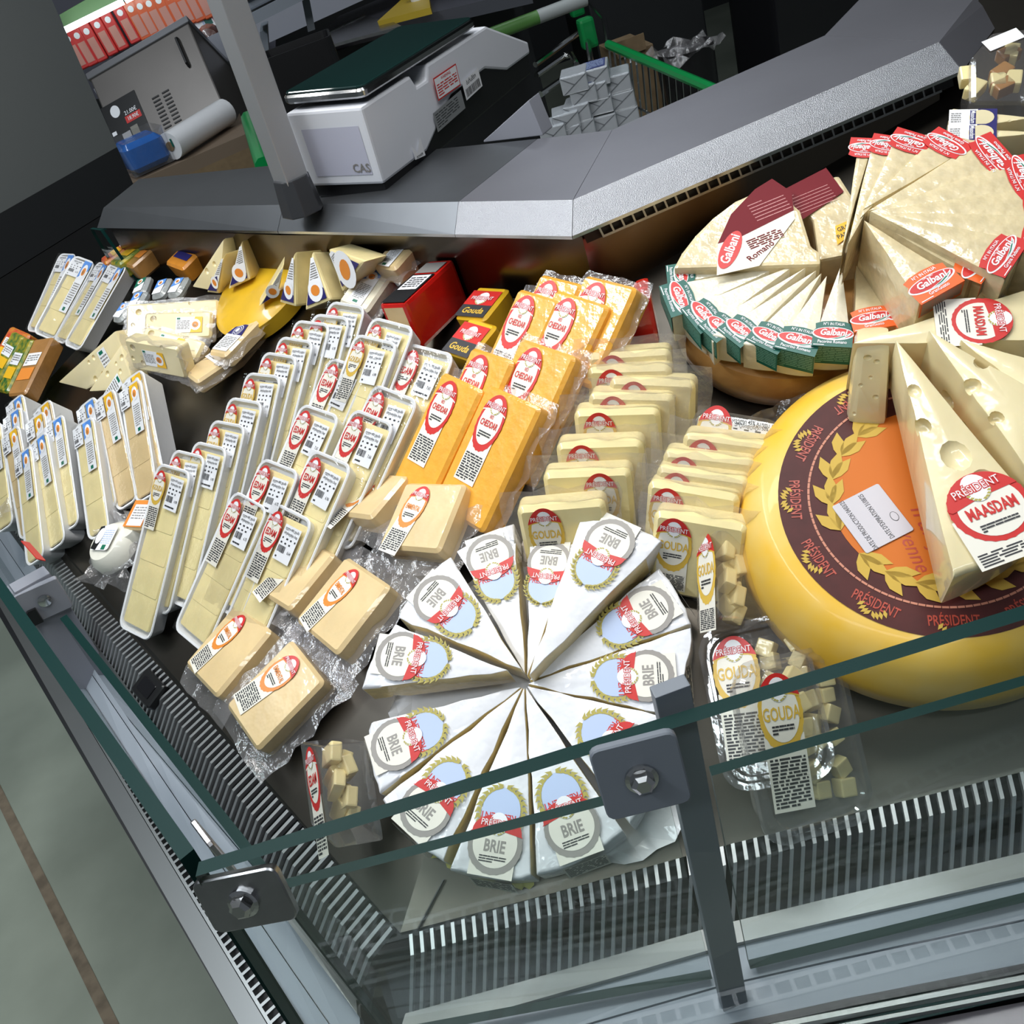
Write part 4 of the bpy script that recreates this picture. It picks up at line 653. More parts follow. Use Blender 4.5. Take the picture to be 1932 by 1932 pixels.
# ------------------------------------------------------------------ trays standing on edge
bl_ = plain_label('blue_strip', 0.020, 0.085, strip_label(blue)); ol_ = plain_label('orange_strip', 0.020, 0.085, strip_label(yellow))
pls = price_label('s', 0.022, 0.034, ('ყველი', '50%'), '5.40', 21)
STL = ['tallest foam tray at the end of the standing row, orange label', 'second foam tray from the far end of the standing row, orange label', 'third foam tray from the far end of the standing row, orange label', 'foam tray with broad blue label in the middle of the standing row', 'foam tray with blue label just before the broad blue one', 'foam tray with blue label two places before the broad blue one', 'foam tray with orange label in the rear line beside blue labels', 'foam tray with orange label wedged between blue ones in the standing row', 'foam tray with blue label leaning near the white cheese ball', 'foam tray with low blue label next to the outermost trays', 'foam tray with blue label at the rear beside the green bars', 'foam tray with blue label second from the rear corner', 'foam tray with orange label among the outermost standing trays', 'outermost foam tray of the standing row above the side grille']
for i, r in enumerate(D['stand_tray']):
    M = MX(r); w, h, t, cl_ = r[12:16]
    M = M @ RZ(random.uniform(-2, 2)) @ RY(-38 + random.uniform(-3, 3))
    th = thing('sliced_cheese_tray', STL[i], 'cheese tray', M, 'foam trays standing on edge')
    Mf = T(0, 0, t/2)
    child('foam_tray', foam_mesh(w, h, t), th, Mf)
    for k in range(3):
        hh = h*0.42; child('cheese_slice', slice_mesh(w - 0.010, hh, edam_c if cl_ == 'b' else emm_c, 0.004), th, Mf @ T(0, -h*0.5 + 0.008 + hh/2 + (h - 0.016 - hh)*k/2, -0.0012 + 0.0006*k))
    child('label', bl_ if cl_ == 'b' else ol_, th, Mf @ T(w*0.22, h*0.5 - 0.050, 0.003))
    child('price_label', pls, th, Mf @ T(-w*0.24, h*0.5 - 0.024, 0.0032))
    child('film', film_mesh(w - 0.003, h - 0.003, 0.0036, 0.0006, film_m, i), th, Mf)
bl2 = plain_label('blue_strip2', 0.022, 0.115, strip_label(blue)); pl2 = price_label('u', 0.034, 0.036, ('ყველი ედამი', '45%'), '6.10', 31)
UL = ['foam tray of pale slices leaning outermost in the rear corner', 'foam tray of pale slices with blue label before the outermost rear corner tray', 'foam tray of pale slices half hidden between two others in the rear corner', 'foam tray of pale slices with blue label beside the small pouches']
for i, r in enumerate(D['slice_tray']):
    w, h = r[12], r[13]
    th = tray(r, 'sliced_cheese_tray', UL[i], 'slice trays in the rear corner', edam_c, bl2, pl2, 0.03, (w*0.27, h*0.5 - 0.062), (-w*0.14, h*0.5 - 0.026), 3, i)
# ------------------------------------------------------------------ cheddar, emmental, gouda in bags
cd = oval_label('cheddar', 'CHEDDAR', red, 0.0185, 0.030, 0.031, 0.042, 0.58, 0.0095, 'RED')
CL = ['rear cheddar block half hidden behind the others', 'rear cheddar block resting on the red waxed block', 'cheddar block second from the back beside the yellow gouda block', 'cheddar block second from the back on the outer side, shining film', 'cheddar block mostly hidden behind the front pair', 'cheddar block third from the back with glinting wrinkled film', 'front cheddar block touching the edam trays', 'front cheddar block lying above the emmental bag']
for i, r in enumerate(D['cheddar']):
    w, h = r[12], r[13]
    bagged(r, 'cheddar_block', 'orange ' + CL[i], 'vacuum packed cheddar blocks', ched_c, cd, 0.034, (-w*0.14, h*0.5 - 0.040), 0, 0.010, i, film_z=0.45, lab_s=1.1)
em = oval_label('emmental', 'EMMENTAL', orange, 0.0165, 0.0265, 0.029, 0.040, 0.52, 0.0088)
ML = ['emmental block partly covered in its bag above the edam trays', 'emmental block lying highest, next to the cheddar and brie', 'emmental block half hidden behind the one beside the brie', 'large emmental block in a clear bag beside the brie wheel', 'emmental block near the long edam tray and side grille', 'lowest emmental block in a crumpled bag above the side grille']
for i, r in enumerate(D['emmental']):
    w, h = r[12], r[13]
    bagged(r, 'emmental_block', 'pale ' + ML[i], 'vacuum packed emmental blocks', emm_c, em, 0.032, (-w*0.16, h*0.5 - 0.034), -12, 0.023, i + 2, film_z=0.6)
gb = oval_label('goudabag', 'GOUDA', gold, 0.0185, 0.030, 0.031, 0.03, 0.62, 0.0135)
GBL = ['rearmost gouda slab of the inner file, under the pecorino wheel', 'second gouda slab from the back of the inner file', 'third gouda slab from the back, shifted toward the wheel', 'fourth gouda slab from the back of the inner file', 'fifth gouda slab from the back of the inner file', 'third gouda slab from the brie in the inner file', 'second gouda slab from the brie in the inner file', 'front gouda slab of the inner file standing behind the brie']
for i, r in enumerate(D['gouda_bag']):
    w, h = r[12], r[13]
    bagged(r, 'gouda_slab', 'bagged ' + GBL[i], 'bagged gouda slabs in files', gouda_c, gb, 0.030, (-w*0.2 if i != 6 else w*0.15, h*0.5 - 0.032), 0, 0.016, i, edge=0.005, film_z=0.3)
GB2 = ['rearmost gouda slab of the outer file below the dark tray', 'second gouda slab from the back of the outer file', 'third gouda slab from the back of the outer file', 'gouda slab just behind the front one of the outer file', 'front gouda slab of the outer file with full gold label, behind the brie']
for i, r in enumerate(D['gouda_bag2']):
    w, h = r[12], r[13]
    bagged(r, 'gouda_slab', 'bagged ' + GB2[i], 'bagged gouda slabs in files', gouda_c, gb, 0.030, (-w*0.26, h*0.5 - 0.034), 0, 0.015, i + 1, edge=0.005, film_z=0.3)
r = D['gouda_dark_tray'][0]; w, h = r[12], r[13]
th = thing('gouda_tray', 'clear gouda tray with printed price slip below the pecorino wheel', 'cheese tray', MX(r))
child('tray_shell', cached('dk', lambda mb: mb.slab(w, h, 0.03, 0.012, 0.004), [clam_m]), th); child('cheese_block', cached('dk2', lambda mb: mb.slab(w*0.9, h*0.85, 0.02, 0.006, 0.003, 0, -0.005), [gouda_c]), th)
child('label', gb, th, T(-w*0.22, h*0.12, 0.0015)); child('price_label', price_label('dk', 0.045, 0.03, GEO, '6.90', 44), th, T(w*0.2, h*0.22, 0.0015))
# ------------------------------------------------------------------ clear trays of cubes
gb3 = oval_label('goudaclear', 'GOUDA', gold, 0.0225, 0.0335, 0.041, 0.058, 0.62, 0.0165, rows=14)
for i, r in enumerate(D['clear_tray']):
    w, h = r[12], r[13]
    th = thing('cheese_cube_tray', ('clear plastic tray of gouda cubes lying in front on the grille', 'clear plastic tray of gouda cubes behind the front one')[i], 'cheese tray', MX(r), 'clear trays of gouda cubes')
    def shell(mb):
        R = lambda a, z, rr_=0.02: [(x, y, z) for x, y in rr(w - 2*a, h - 2*a, rr_, 5)]
        mb.loft([R(0.012, -0.030), R(0.005, -0.006), R(0.004, -0.003), R(0.0, -0.0025, 0.024), R(0.0, -0.001, 0.024), R(0.006, -0.001), R(0.008, 0.003), R(0.011, 0.003), R(0.013, 0.0005), R(0.016, 0.0005)], 0)
    child('tray_shell', cached(('clam', i), shell, [clam_m]), th)
    rnd = random.Random(i + 5)
    for k in range(12):
        mb = MB(); s = rnd.uniform(0.013, 0.017); mb.box((0, 0, 0), (s, s, s*0.85)); x = w*(0.10 + 0.26*(k % 2) + rnd.uniform(-.03, .03)) if k < 12 else w*rnd.uniform(-0.35, 0.0); y = h*(-0.30 + 0.64*((k//2) % 6)/5) + rnd.uniform(-.005, .005)
        build('cheese_cube', mb, gouda_c, th, T(x, y, -0.013) @ RZ(rnd.uniform(0, 90)) @ RX(rnd.uniform(-15, 15)), bevel=0.0015)
    child('label', gb3, th, T(-w*0.17, h*0.19, 0.0042) @ RZ(-4))
def prism_thing(d, name, label, cat, group, m, edge=0.003):
    P = [V(p) for p in d['p']]; n = V(d['n']); c = sum(P, Vector()) / len(P); t = d['t']
    y = (P[0] - (P[1] + P[-1])/2).normalized() if len(P) == 3 else ((P[0] + P[1])/2 - (P[2] + P[3])/2).normalized()
    x = y.cross(n).normalized(); M = frame(c, x, y, n); Mi = M.inverted(); L = [Mi @ p for p in P]
    th = thing(name, label, cat, M, group)
    mb = MB(); k = len(L); mb.add(L, [tuple(range(k))]); mb.add([p - Vector((0,0,t)) for p in L], [tuple(reversed(range(k)))])
    for i in range(k): j = (i+1) % k; mb.f.append((i, k+i, k+j, j)); mb.m.append(0)
    o = build('cheese_block' if cat == 'cheese' else 'shell', mb, m, th, bevel=edge, smooth=False)
    return th, L, o
for key, lab_, nm, lb in (('edam_clear', el, 'EDAM', 'clear wedge pack of edam slivers standing beside the brie'), ('gouda_clear', gb, 'GOUDA', 'clear wedge pack of gouda cubes squeezed between brie and wheel')):
    th, L, o = prism_thing(D[key][0], 'cheese_pack', lb, 'cheese pack', None, clam_m, 0.004)
    wx = (L[1] - L[0]).length; hy = (L[0] - L[3]).length
    child('label', lab_, th, T(0, hy*0.12, 0.001) @ Matrix.Diagonal((min(1, wx/0.045), 1.15, 1, 1)))
    rnd = random.Random(4)
    for k in range(9):
        mb = MB(); mb.box((0, 0, 0), (wx*0.45, 0.02, 0.012)); build('cheese_piece', mb, edam_c, th, T(rnd.uniform(-.1, .15)*wx, hy*(-0.36 + 0.72*k/8), -0.024 + rnd.uniform(-.008, .008)) @ RZ(rnd.uniform(-40, 40)) @ RX(rnd.uniform(-30, 30)), bevel=0.002)
# ------------------------------------------------------------------ wedges
def wedge(d, name, label, cat, group, mats, edge=0.0025, wav=0.0, seed=0, cuts=7):
    tip, A, B = [V(p) for p in d['q']]; n = V(d['n']); h = d['h']
    if (A - tip).cross(B - tip).dot(n) < 0: A, B = B, A
    rnd = random.Random(seed); ra, rb = (A-tip).length, (B-tip).length; ua, ub = (A-tip)/ra, (B-tip)/rb
    ang = ua.angle(ub); ax = n.normalized(); NS = 8
    arc = [tip + (Matrix.Rotation(ang*k/NS, 3, ax) @ ua) * (ra + (rb-ra)*k/NS) for k in range(NS+1)]
    rm = arc[NS//2]; y = (tip - rm); y -= ax*y.dot(ax); L = y.length; y /= L; x = y.cross(ax); M = frame(rm, x, y, ax); Mi = M.inverted()
    th = thing(name, label, cat, M, group)
    e1 = [tip.lerp(arc[0], (k+1)/(cuts+1)) for k in range(cuts)]; e2 = [arc[-1].lerp(tip, (k+1)/(cuts+1)) for k in range(cuts)]
    P = [tip] + e1 + arc + e2; P = [Mi @ p for p in P]
    up = [p + Vector((rnd.uniform(-wav, wav), rnd.uniform(-wav, wav), rnd.uniform(-wav, wav)*0.8)) for p in P]
    up[0] = P[0]; lo = [p - Vector((0,0,h)) for p in P]; k = len(P); mb = MB()
    mb.v = [tuple(p) for p in up + lo]
    c0 = len(mb.v); mb.v.append((0, L*0.38, 0.0006)); 
    for i in range(k): j = (i+1) % k; mb.f.append((i, j, c0)); mb.m.append(0)
    mb.f.append(tuple(k + i for i in reversed(range(k)))); mb.m.append(0)
    for i in range(k):
        j = (i+1) % k; mb.f.append((i, k+i, k+j, j)); mb.m.append(2 if cuts < i+0.5 < cuts + NS + 1 else 1)
    me = bpy.data.meshes.new('wedge'); me.from_pydata(mb.v, [], mb.f)
    for m in mats: me.materials.append(m)
    me.polygons.foreach_set('material_index', mb.m)
    bm = bmesh.new(); bm.from_mesh(me); bmesh.ops.recalc_face_normals(bm, faces=bm.faces)
    sharp = [e for e in bm.edges if len(e.link_faces) == 2 and e.calc_face_angle(0) > 0.6 and all(v.co.y < L*0.06 + 0.004 + abs(v.co.x)*0.25 for v in e.verts) and abs(e.verts[0].co.z - e.verts[1].co.z) < h*0.5]
    bmesh.ops.bevel(bm, geom=sharp, offset=edge, segments=3, profile=0.6, affect='EDGES', clamp_overlap=True)
    sharp = [e for e in bm.edges if len(e.link_faces) == 2 and e.calc_face_angle(0) > 0.9]
    bmesh.ops.bevel(bm, geom=sharp, offset=min(edge*0.35, 0.0012), segments=2, profile=0.6, affect='EDGES', clamp_overlap=True)
    bm.to_mesh(me); bm.free(); me.polygons.foreach_set('use_smooth', [True]*len(me.polygons)); me.set_sharp_from_angle(angle=math.radians(38))
    o = bpy.data.objects.new('cheese', me); COL.objects.link(o); o.parent = th
    return th, L, (A-B).length, o
# brie
def brie_label():
    if 'brie' in LM: return LM['brie']
    mb = MB(); d = 0.00025; GR, PAP, RED, INK, WH, OL, PB = range(7); R = 0.0255
    mb.flat(ell(R*0.72, R*0.86, 24, 0, R*1.15), 0, PB)
    for k in range(10):
        for sg in (-1, 1):
            a = math.radians(90 + sg*(8 + 13*k)); px, py = R*0.84*math.cos(a), R*1.10 + R*0.95*math.sin(a); q = a + sg*1.57
            for dd in (-1, 1):
                mb.flat([(px + 0.004*math.cos(q + dd*0.6 + tt)*s_, py + 0.004*math.sin(q + dd*0.6 + tt)*s_) for tt, s_ in ((0, 1.5), (1.57, 0.5), (3.14, 0.3), (4.71, 0.5))], d, OL)
    mb.text('PRÉSIDENT', 0, R*0.98, R*0.36, RED, d, 0.85, 0.012, rot=math.pi)
    mb.rect(-R*0.82, -R*1.08, R*0.82, -R*0.5, d, PAP)
    mb.flat([(x*(1+0.012*math.cos(24*t)), y*(1+0.012*math.cos(24*t))) for x, y, t in ((R*math.cos(t), R*math.sin(t), t) for t in [2*math.pi*k/72 for k in range(72)])], 2*d, GR)
    mb.flat(ell(R*0.82, R*0.82, 36, 0, R*0.04), 3*d, PAP)
    cap = [(R*0.92*math.cos(a), R*0.42 + R*0.62*math.sin(a)) for a in [math.pi*k/18 for k in range(19)]]; cap = [(R*0.98, R*0.36)] + cap + [(-R*0.98, R*0.36), (0, R*0.52)]
    mb.flat(cap, 4*d, RED); crest(mb, 0, R*0.72, R*1.30, 5*d, WH, RED, OL)
    mb.text('BRIE', 0, -R*0.06, R*0.58, GR, 4*d, 0.72, 0.025); mb.lines(-R*0.5, -R*0.36, R*0.5, -R*0.62, 3, INK, 4*d, 0.5, 4, 0.05)
    o = build('label', mb, [grey, paper, red, ink, white, olive, pblue]); m = o.data; bpy.data.objects.remove(o); LM['brie'] = m
    return m
BLB = ['brie wedge pointing at the camera with its label over the rim', 'brie wedge right of the frontmost one, text strip over the rim', 'brie wedge half covered by the glass clamp', 'brie wedge below the clear gouda trays with sideways label', 'brie wedge beside the clear gouda pack', 'raised brie wedge showing a long cut face under the gouda slabs', 'narrow brie wedge half hidden under the raised one', 'brie wedge at the back next to the emmental', 'brie wedge with a crumbly cut edge beside the emmental bag', 'raised brie wedge showing its thick cut side toward the emmental', 'brie wedge above the clear edam pack', 'brie wedge nearest the clear edam pack behind the glass']
bL = brie_label()
for i, d in enumerate(D['brie']):
    th, L, ch, o = wedge(d, 'brie_wedge', 'white ' + BLB[i], 'cheese', 'brie wedges of the cut wheel', [rind_w, paste, rind_w], 0.004, 0.0012, i)
    s = 1.0 if i not in (6,) else 0.9
    child('label', bL, th, T(0, 0.028 + (0.006 if i in (3, 4) else 0), 0.0022) @ Matrix.Scale(s, 4))
    mb = MB(); R = 0.0255
    mb.rect(-R*0.8, 0, R*0.8, -0.030, 0, 0); mb.lines(-R*0.74, -0.001, R*0.74, -0.028, 9, 1, 0.0002, 0.6, i)
    build('text_strip', mb, [paper, ink], th, T(0, -0.0022, -0.004) @ RX(82))
hub = V(D['brie'][0]['q'][0]); cpt = hub - NB*0.040
Mw = frame(cpt, (Vector((1,0,0)) - NB*NB.x).normalized(), NB.cross((Vector((1,0,0)) - NB*NB.x).normalized()), NB)
pw = thing('wrapping_paper', 'crumpled white and foil wrapping spread under the cut brie wheel', 'wrapping', Mw)
mb = MB(); rnd = random.Random(3); rg = []
for j, z in ((0, -0.004), (1, -0.004), (2, -0.002), (3, 0.003)):
    row = []
    for k in range(72):
        a = 2*math.pi*k/72; dg_ = (math.degrees(a) + 180) % 360 - 180; e_ = max(0, 1 - abs(dg_ + 66)/34)
        rad = (0.02, 0.13, 0.145 + 0.035*e_, 0.150 + 0.048*e_)[j]*(1 + rnd.uniform(-.025, .025)*(j > 1)); row.append((rad*math.cos(a), rad*math.sin(a), z + rnd.uniform(0, .004)*(j > 1)))
    rg.append(row)
mb.loft(rg, 0, True, False); build('sheet', mb, mat('paper_wrap', (0.72, 0.72, 0.74), 0.4, coat=0.4, bump=0.5, bscale=40), pw)
mb = MB(); rg = []
for rad, z in ((0.150, -0.006), (0.178, -0.003)): rg.append([(rad*(1 + rnd.uniform(-.02, .02))*math.cos(a), rad*(1 + rnd.uniform(-.02, .02))*math.sin(a), z + rnd.uniform(0, .003)) for a in [math.radians(218 + 34*k/24) for k in range(25)]])
for k in range(24): mb.add([rg[0][k], rg[1][k], rg[1][k+1], rg[0][k+1]], [(0,1,2,3)])
build('yellow_edge', mb, mat('yellow_wrap', (0.75, 0.68, 0.18), 0.3, coat=0.6), pw)
# Galbani style labels
def gal_label(key, base, word, drop, mirror=False):
    k = ('gal', key)
    if k in LM: return LM[k]
    mb = MB(); d = 0.004; B_, W_, R_, G_, = 0, 1, 2, 3
    mb.flat([(-.5, -.04), (.5, -.04), (.5, .36), (.44, .42), (.46, .56), (.28, .62), (0, .645), (-.28, .62), (-.46, .56), (-.44, .42), (-.5, .36)], 0, B_)
    mb.flat(ell(.52, .175, 32, 0, .30), d, W_); mb.flat(ell(.485, .145, 32, 0, .31), 2*d, R_)
    mb.flat([(-.12, .165), (.10, .20), (.34, .285), (.46, .34), (.40, .25), (.2, .165), (.0, .145)], 2.5*d, W_)
    mb.flat([(-.05, .165), (.14, .20), (.42, .30), (.30, .225), (.12, .165)], 3*d, G_); mb.flat([(.02, .152), (.18, .178), (.42, .275), (.28, .185), (.12, .150)], 3.2*d, W_)
    mb.text('Galbani', 0, .315, .225, W_, 4*d, 0.98, 0.025, 0.22); mb.text('DAL 1882', 0, .43, .055, W_, 4*d, 1.0, 0.01)
    mb.text('N°1 IN ITALIA', 0, .545, .105, W_, 3*d, 0.82, 0.012); mb.text(word, 0, .075, .115, W_, 3*d, 0.86, 0.01)
    mb.lines(-.46, .02, .46, -.03, 1, W_, 2*d, 0.4, 2, 0.05)
    m2 = MB(); m2.rect(-.5, 0, .5, -drop, 0, B_); m2.lines(-.46, -.03, .46, -drop*0.95, 9, 4, d, 0.45, 6, 0.06)
    mb.add([(x, -.04 - z, y) for x, y, z in m2.v], m2.f, 0); nf = len(m2.f); mb.m[-nf:] = m2.m
    o = build('label', mb, [base, white, red, mat('label_swoosh', (0.0, 0.16, 0.09), 0.4), mat('label_fine_print', tuple(min(1, c*2.2 + 0.16) for c in base.node_tree.nodes['Principled BSDF'].inputs['Base Color'].default_value[:3]), 0.5)])
    m = o.data; bpy.data.objects.remove(o); LM[k] = m
    return m
pl_ = gal_label('pec', teal, 'Pecorino Romano', 0.62); ggl = gal_label('gg', galor, 'GranGusto', 0.35); gpl = gal_label('gp', red, 'Grana Padano', 0.30)
PL_ = ['pecorino wedge farthest round the wheel toward the steel wall', 'second pecorino wedge from the steel wall', 'third pecorino wedge from the steel wall', 'fourth pecorino wedge from the steel wall, tightly overlapped', 'fifth pecorino wedge from the steel wall', 'third pecorino wedge from the orange labelled ones', 'pecorino wedge second from the orange labelled ones', 'pecorino wedge next to the orange labelled ones, tip free']
for i, d in enumerate(D['pecorino']):
    th, L, ch, o = wedge(d, 'pecorino_wedge', 'green labelled ' + PL_[i], 'cheese', 'pecorino wedges on the tan wheel', [pec_c, pec_c, pec_c], 0.002, 0.0004, i, 3)
    s = max(ch, 0.030) * 1.04; child('label', pl_, th, T(0, 0.0, 0.0015) @ Matrix.Diagonal((s, 0.046, 0.046, 1)))
for i, d in enumerate(D['grana_low']):
    th, L, ch, o = wedge(d, 'grana_wedge', ('orange labelled hard cheese wedge next to the pecorino', 'orange labelled hard cheese wedge behind the maasdam block')[i], 'cheese', 'orange labelled wedges', [parm_c]*3, 0.002, 0.0004, i, 3)
    child('label', ggl, th, T(0, 0.0, 0.0015) @ Matrix.Diagonal((ch*1.08, 0.040, 0.05, 1)))
for i, d in enumerate(D['grangusto']):
    th, L, ch, o = wedge(d, 'grana_wedge', ('tall orange labelled wedge in front of the parmesan fan showing its cut side', 'orange labelled wedge of the parmesan fan above the maasdam')[i], 'cheese', 'orange labelled wedges', [parm_c]*3, 0.003, 0.0005, i + 4, 4)
    child('label', ggl, th, T(0, 0.0, 0.0015) @ Matrix.Diagonal((ch*1.08, 0.046, 0.055, 1)))
FL = ['parmesan wedge at the wall end of the fan, standing on edge', 'second parmesan wedge from the wall end of the fan', 'third parmesan wedge from the wall end of the fan', 'fourth parmesan wedge from the wall end of the fan', 'fifth parmesan wedge from the wall end of the fan', 'broad parmesan wedge in the middle of the fan', 'parmesan wedge just below the middle of the fan', 'parmesan wedge second from the orange labels in the fan', 'parmesan wedge next to the orange labels in the fan']
for i, d in enumerate(D['parmesan']):
    th, L, ch, o = wedge(d, 'parmesan_wedge', 'red labelled ' + FL[i], 'cheese', 'parmesan wedges in the fan', [parm_c]*3, 0.0025, 0.0005, i, 4)
    th.matrix_world = th.matrix_world @ T(0, 0, 0.0012*i) @ RY(random.uniform(-2.5, 2.5))
    child('label', gpl, th, T(0, 0.002, 0.0015) @ Matrix.Diagonal((max(ch, 0.03)*1.0, 0.040, 0.05, 1)))
# wheels
def planeframe(c, n):
    n = V(n); x = (Vector((1,0,0)) - n*n.x).normalized(); return frame(V(c), x, n.cross(x), n)
c, r_ = D['tan_wheel']
th = tag(thing('aged_cheese', '', '', planeframe(c, NB)), 'tan aged cheese wheel carrying the green labelled pecorino wedges', 'cheese wheel')
mb = MB(); mb.lathe([(0, 0), (r_ - 0.012, 0), (r_ - 0.003, -0.003), (r_, -0.012), (r_ + 0.002, -0.03), (r_, -0.05), (r_ - 0.012, -0.062), (0, -0.062)], 72); build('wheel', mb, rind_t, th, smooth=True)
mb = MB(); mb.sheet(0.16, 0.05, 14, 5, 0, 0.006, 0, 9); build('film', mb, bag_m, th, T(-0.03, -r_ - 0.012, -0.045) @ RX(60))
c, r_ = D['yellow_wheel']
th = thing('round_cheese', 'large yellow cheese wheel with maroon and orange printed top', 'cheese wheel', planeframe(c, NB))
mb = MB(); mb.lathe([(0, 0), (r_ + 0.004, 0), (r_ + 0.018, -0.006), (r_ + 0.031, -0.022), (r_ + 0.040, -0.050), (r_ + 0.040, -0.080), (r_ + 0.026, -0.100), (r_, -0.106), (0, -0.106)], 96); build('wheel', mb, rind_y, th, smooth=True)
mb = MB(); d = 0.0004; MA, OR, GO, RE, PK, WH = range(6)
mb.flat(ell(r_, r_, 96), 0.0008, MA); mb.flat(ell(r_*0.66, r_*0.66, 64), 0.0012, OR)
for k in range(110):
    a = 2*math.pi*k/110; R_ = r_*0.80; mb.add([(R_*math.cos(a) + dx*math.cos(a) - dy*math.sin(a), R_*math.sin(a) + dx*math.sin(a) + dy*math.cos(a), 0.0013) for dx, dy in ((-.001, -.0028), (.001, -.0028), (.001, .0028), (-.001, .0028))], [(0,1,2,3)], PK)
for k in range(12):
    a = math.radians(-90 + 30*k + 8); x, y = r_*0.89*math.cos(a), r_*0.89*math.sin(a)
    mb.text('PRÉSIDENT', x, y, 0.0135, RE, 0.0013, 0.62, 0.012, rot=a + math.pi/2)
    for q in (-1, 1):
        for j in range(4):
            aa = a + q*(0.02 + 0.022*j); rr_ = r_*(0.965 - 0.004*j*j); px, py = rr_*math.cos(aa), rr_*math.sin(aa)
            mb.flat([(px + 0.004*math.cos(aa + q*0.6 + tt)*s_, py + 0.004*math.sin(aa + q*0.6 + tt)*s_) for tt, s_ in ((0, 1), (1.57, .45), (3.14, 1), (4.71, .45))], 0.0014, GO)
for k in range(11):                                     # wheat-like branch around the orange disc
    a = math.radians(112 + 17*k); R0 = r_*0.66
    for q, ln in ((1, 0.030), (-1, 0.027), (0.25, 0.034)):
        px, py = R0*math.cos(a), R0*math.sin(a); dr = a + (1.57 if k > 4 else -1.57) + q*0.5*(1 if k > 4 else -1)
        mb.flat([(px + ln*tt*math.cos(dr) - ww*math.sin(dr), py + ln*tt*math.sin(dr) + ww*math.cos(dr)) for tt, ww in ((0, 0), (.3, .0045), (.6, .0055), (1, 0), (.6, -.0055), (.3, -.0045))], 0.0016 + 0.00005*k, GO)
mb.text('française', -0.022, -0.045, 0.026, RE, 0.0014, 0.9, 0.0, 0.25, rot=math.radians(-95)); mb.text('moyenne', -0.042, -0.030, 0.020, RE, 0.0014, 0.9, 0.0, 0.25, rot=math.radians(-95))
build('printed_top', mb, [mat('wheel_maroon', (0.075, 0.014, 0.013), 0.5, spec=0.3, noise=0.2, nscale=60), mat('wheel_orange', (0.58, 0.15, 0.015), 0.5, spec=0.3), mat('wheel_gold', (0.56, 0.37, 0.06), 0.5, spec=0.3), mat('wheel_red', (0.42, 0.055, 0.03), 0.4), mat('wheel_pink', (0.55, 0.22, 0.14), 0.5), white], th)
mb = MB(); mb.slab(0.048, 0.055, 0.0006, 0.002, 0.0002, 0, 0.0006); mb.text('DATE DE PRODUCTION 04/03/25', -0.014, 0, 0.0064, 1, 0.0008, 0.60, 0, rot=math.pi/2); mb.text('DATE D\'EXPIRATION 31/08/25', 0.004, 0, 0.0064, 1, 0.0008, 0.60, 0, rot=math.pi/2)
mb.flat(ell(.0035, .005, 20, 0.017, -0.008), 0.0008, 1); mb.flat(ell(.003, .0045, 20, 0.017, -0.008), 0.0009, 0)
build('date_sticker', mb, [mat('sticker_grey', (0.55, 0.53, 0.58), 0.5), ink], th, T(-0.060, 0.0, 0.002) @ RZ(6))
c, r_ = D['small_wheel']
th = thing('round_cheese', 'golden cheese wheel under the holey wedges by the back wall', 'cheese wheel', planeframe(c, NA))
mb = MB(); r_ = 0.095; mb.lathe([(0, 0), (r_ - 0.012, 0), (r_, -0.010), (r_, -0.034), (r_ - 0.01, -0.042), (0, -0.042)], 64); build('wheel', mb, rind_g, th, smooth=True)
mb = MB(); mb.rect(-.03, -.008, .03, .008, 0.0008, 0); mb.lines(-.028, .006, .028, -.006, 3, 1, .001, .5, 2); build('sticker', mb, [white, ginkm], th, T(-0.01, 0.055, 0) @ RZ(15))
# half wheels with big printed top
def polyprism(d, name, label, m, edge=0.004, cat='cheese'):
    P = [V(p) for p in d['p']]; n = V(d['n']); c = sum(P, Vector())/len(P); M = planeframe(c, n); Mi = M.inverted(); L = [Mi @ p for p in P]
    th = thing(name, label, cat, M); k = len(L); mb = MB(); a = sum(L[i].x*L[(i+1) % k].y - L[(i+1) % k].x*L[i].y for i in range(k))
    if a < 0: L.reverse()
    mb.add(L, [tuple(range(k))]); mb.add([p - Vector((0,0,d['h'])) for p in L], [tuple(reversed(range(k)))])
    for i in range(k): j = (i+1) % k; mb.f.append((i, k+i, k+j, j)); mb.m.append(0)
    build('cheese', mb, m, th, bevel=edge); return th, M, L
th, M_, L_ = polyprism(D['half_wheel'], 'half_round_cheese', 'cut half wheel with maroon printed label leaning by the steel wall', parm_c)
mb = MB(); Mi = M_.inverted()
mb.flat([(-.085, -.050), (-.030, -.062), (.045, -.010), (.062, .036), (.050, .072), (.022, .066), (-.025, .040), (-.062, .0)], 0.0015, 0)
mb.flat([(-.062, -.0), (-.025, .040), (.022, .066), (.050, .072), (.062, .036), (.050, .004), (-.03, -.004)], 0.0018, 1)
mb.flat(ell(.034, .013, 28), 0.0, 2); q = len(mb.v) - 28
for i in range(28):
    x, y, _ = mb.v[q+i]; ca, sa = math.cos(0.85), math.sin(0.85); mb.v[q+i] = (-.052 + x*ca - y*sa, -.018 + x*sa + y*ca, 0.0021)
mb.text('Galbani', -.052, -.018, .019, 3, 0.0024, 0.9, 0.02, 0.2, rot=0.85); mb.text('Romano', -.018, -.040, .014, 1, 0.0021, 0.9, 0.01, rot=0.3)
mb.lines(.0, .008, .05, .045, 6, 4, 0.0021, 0.25, 5, 0.02); mb.lines(-.028, -.032, .02, -.014, 5, 1, 0.0021, 0.5, 6)
build('printed_label', mb, [paper, dred, red, white, mat('fine_pink', (0.5, 0.2, 0.2), 0.5)], th, T(0.004, -0.004, 0) @ Matrix.Scale(0.80, 4))
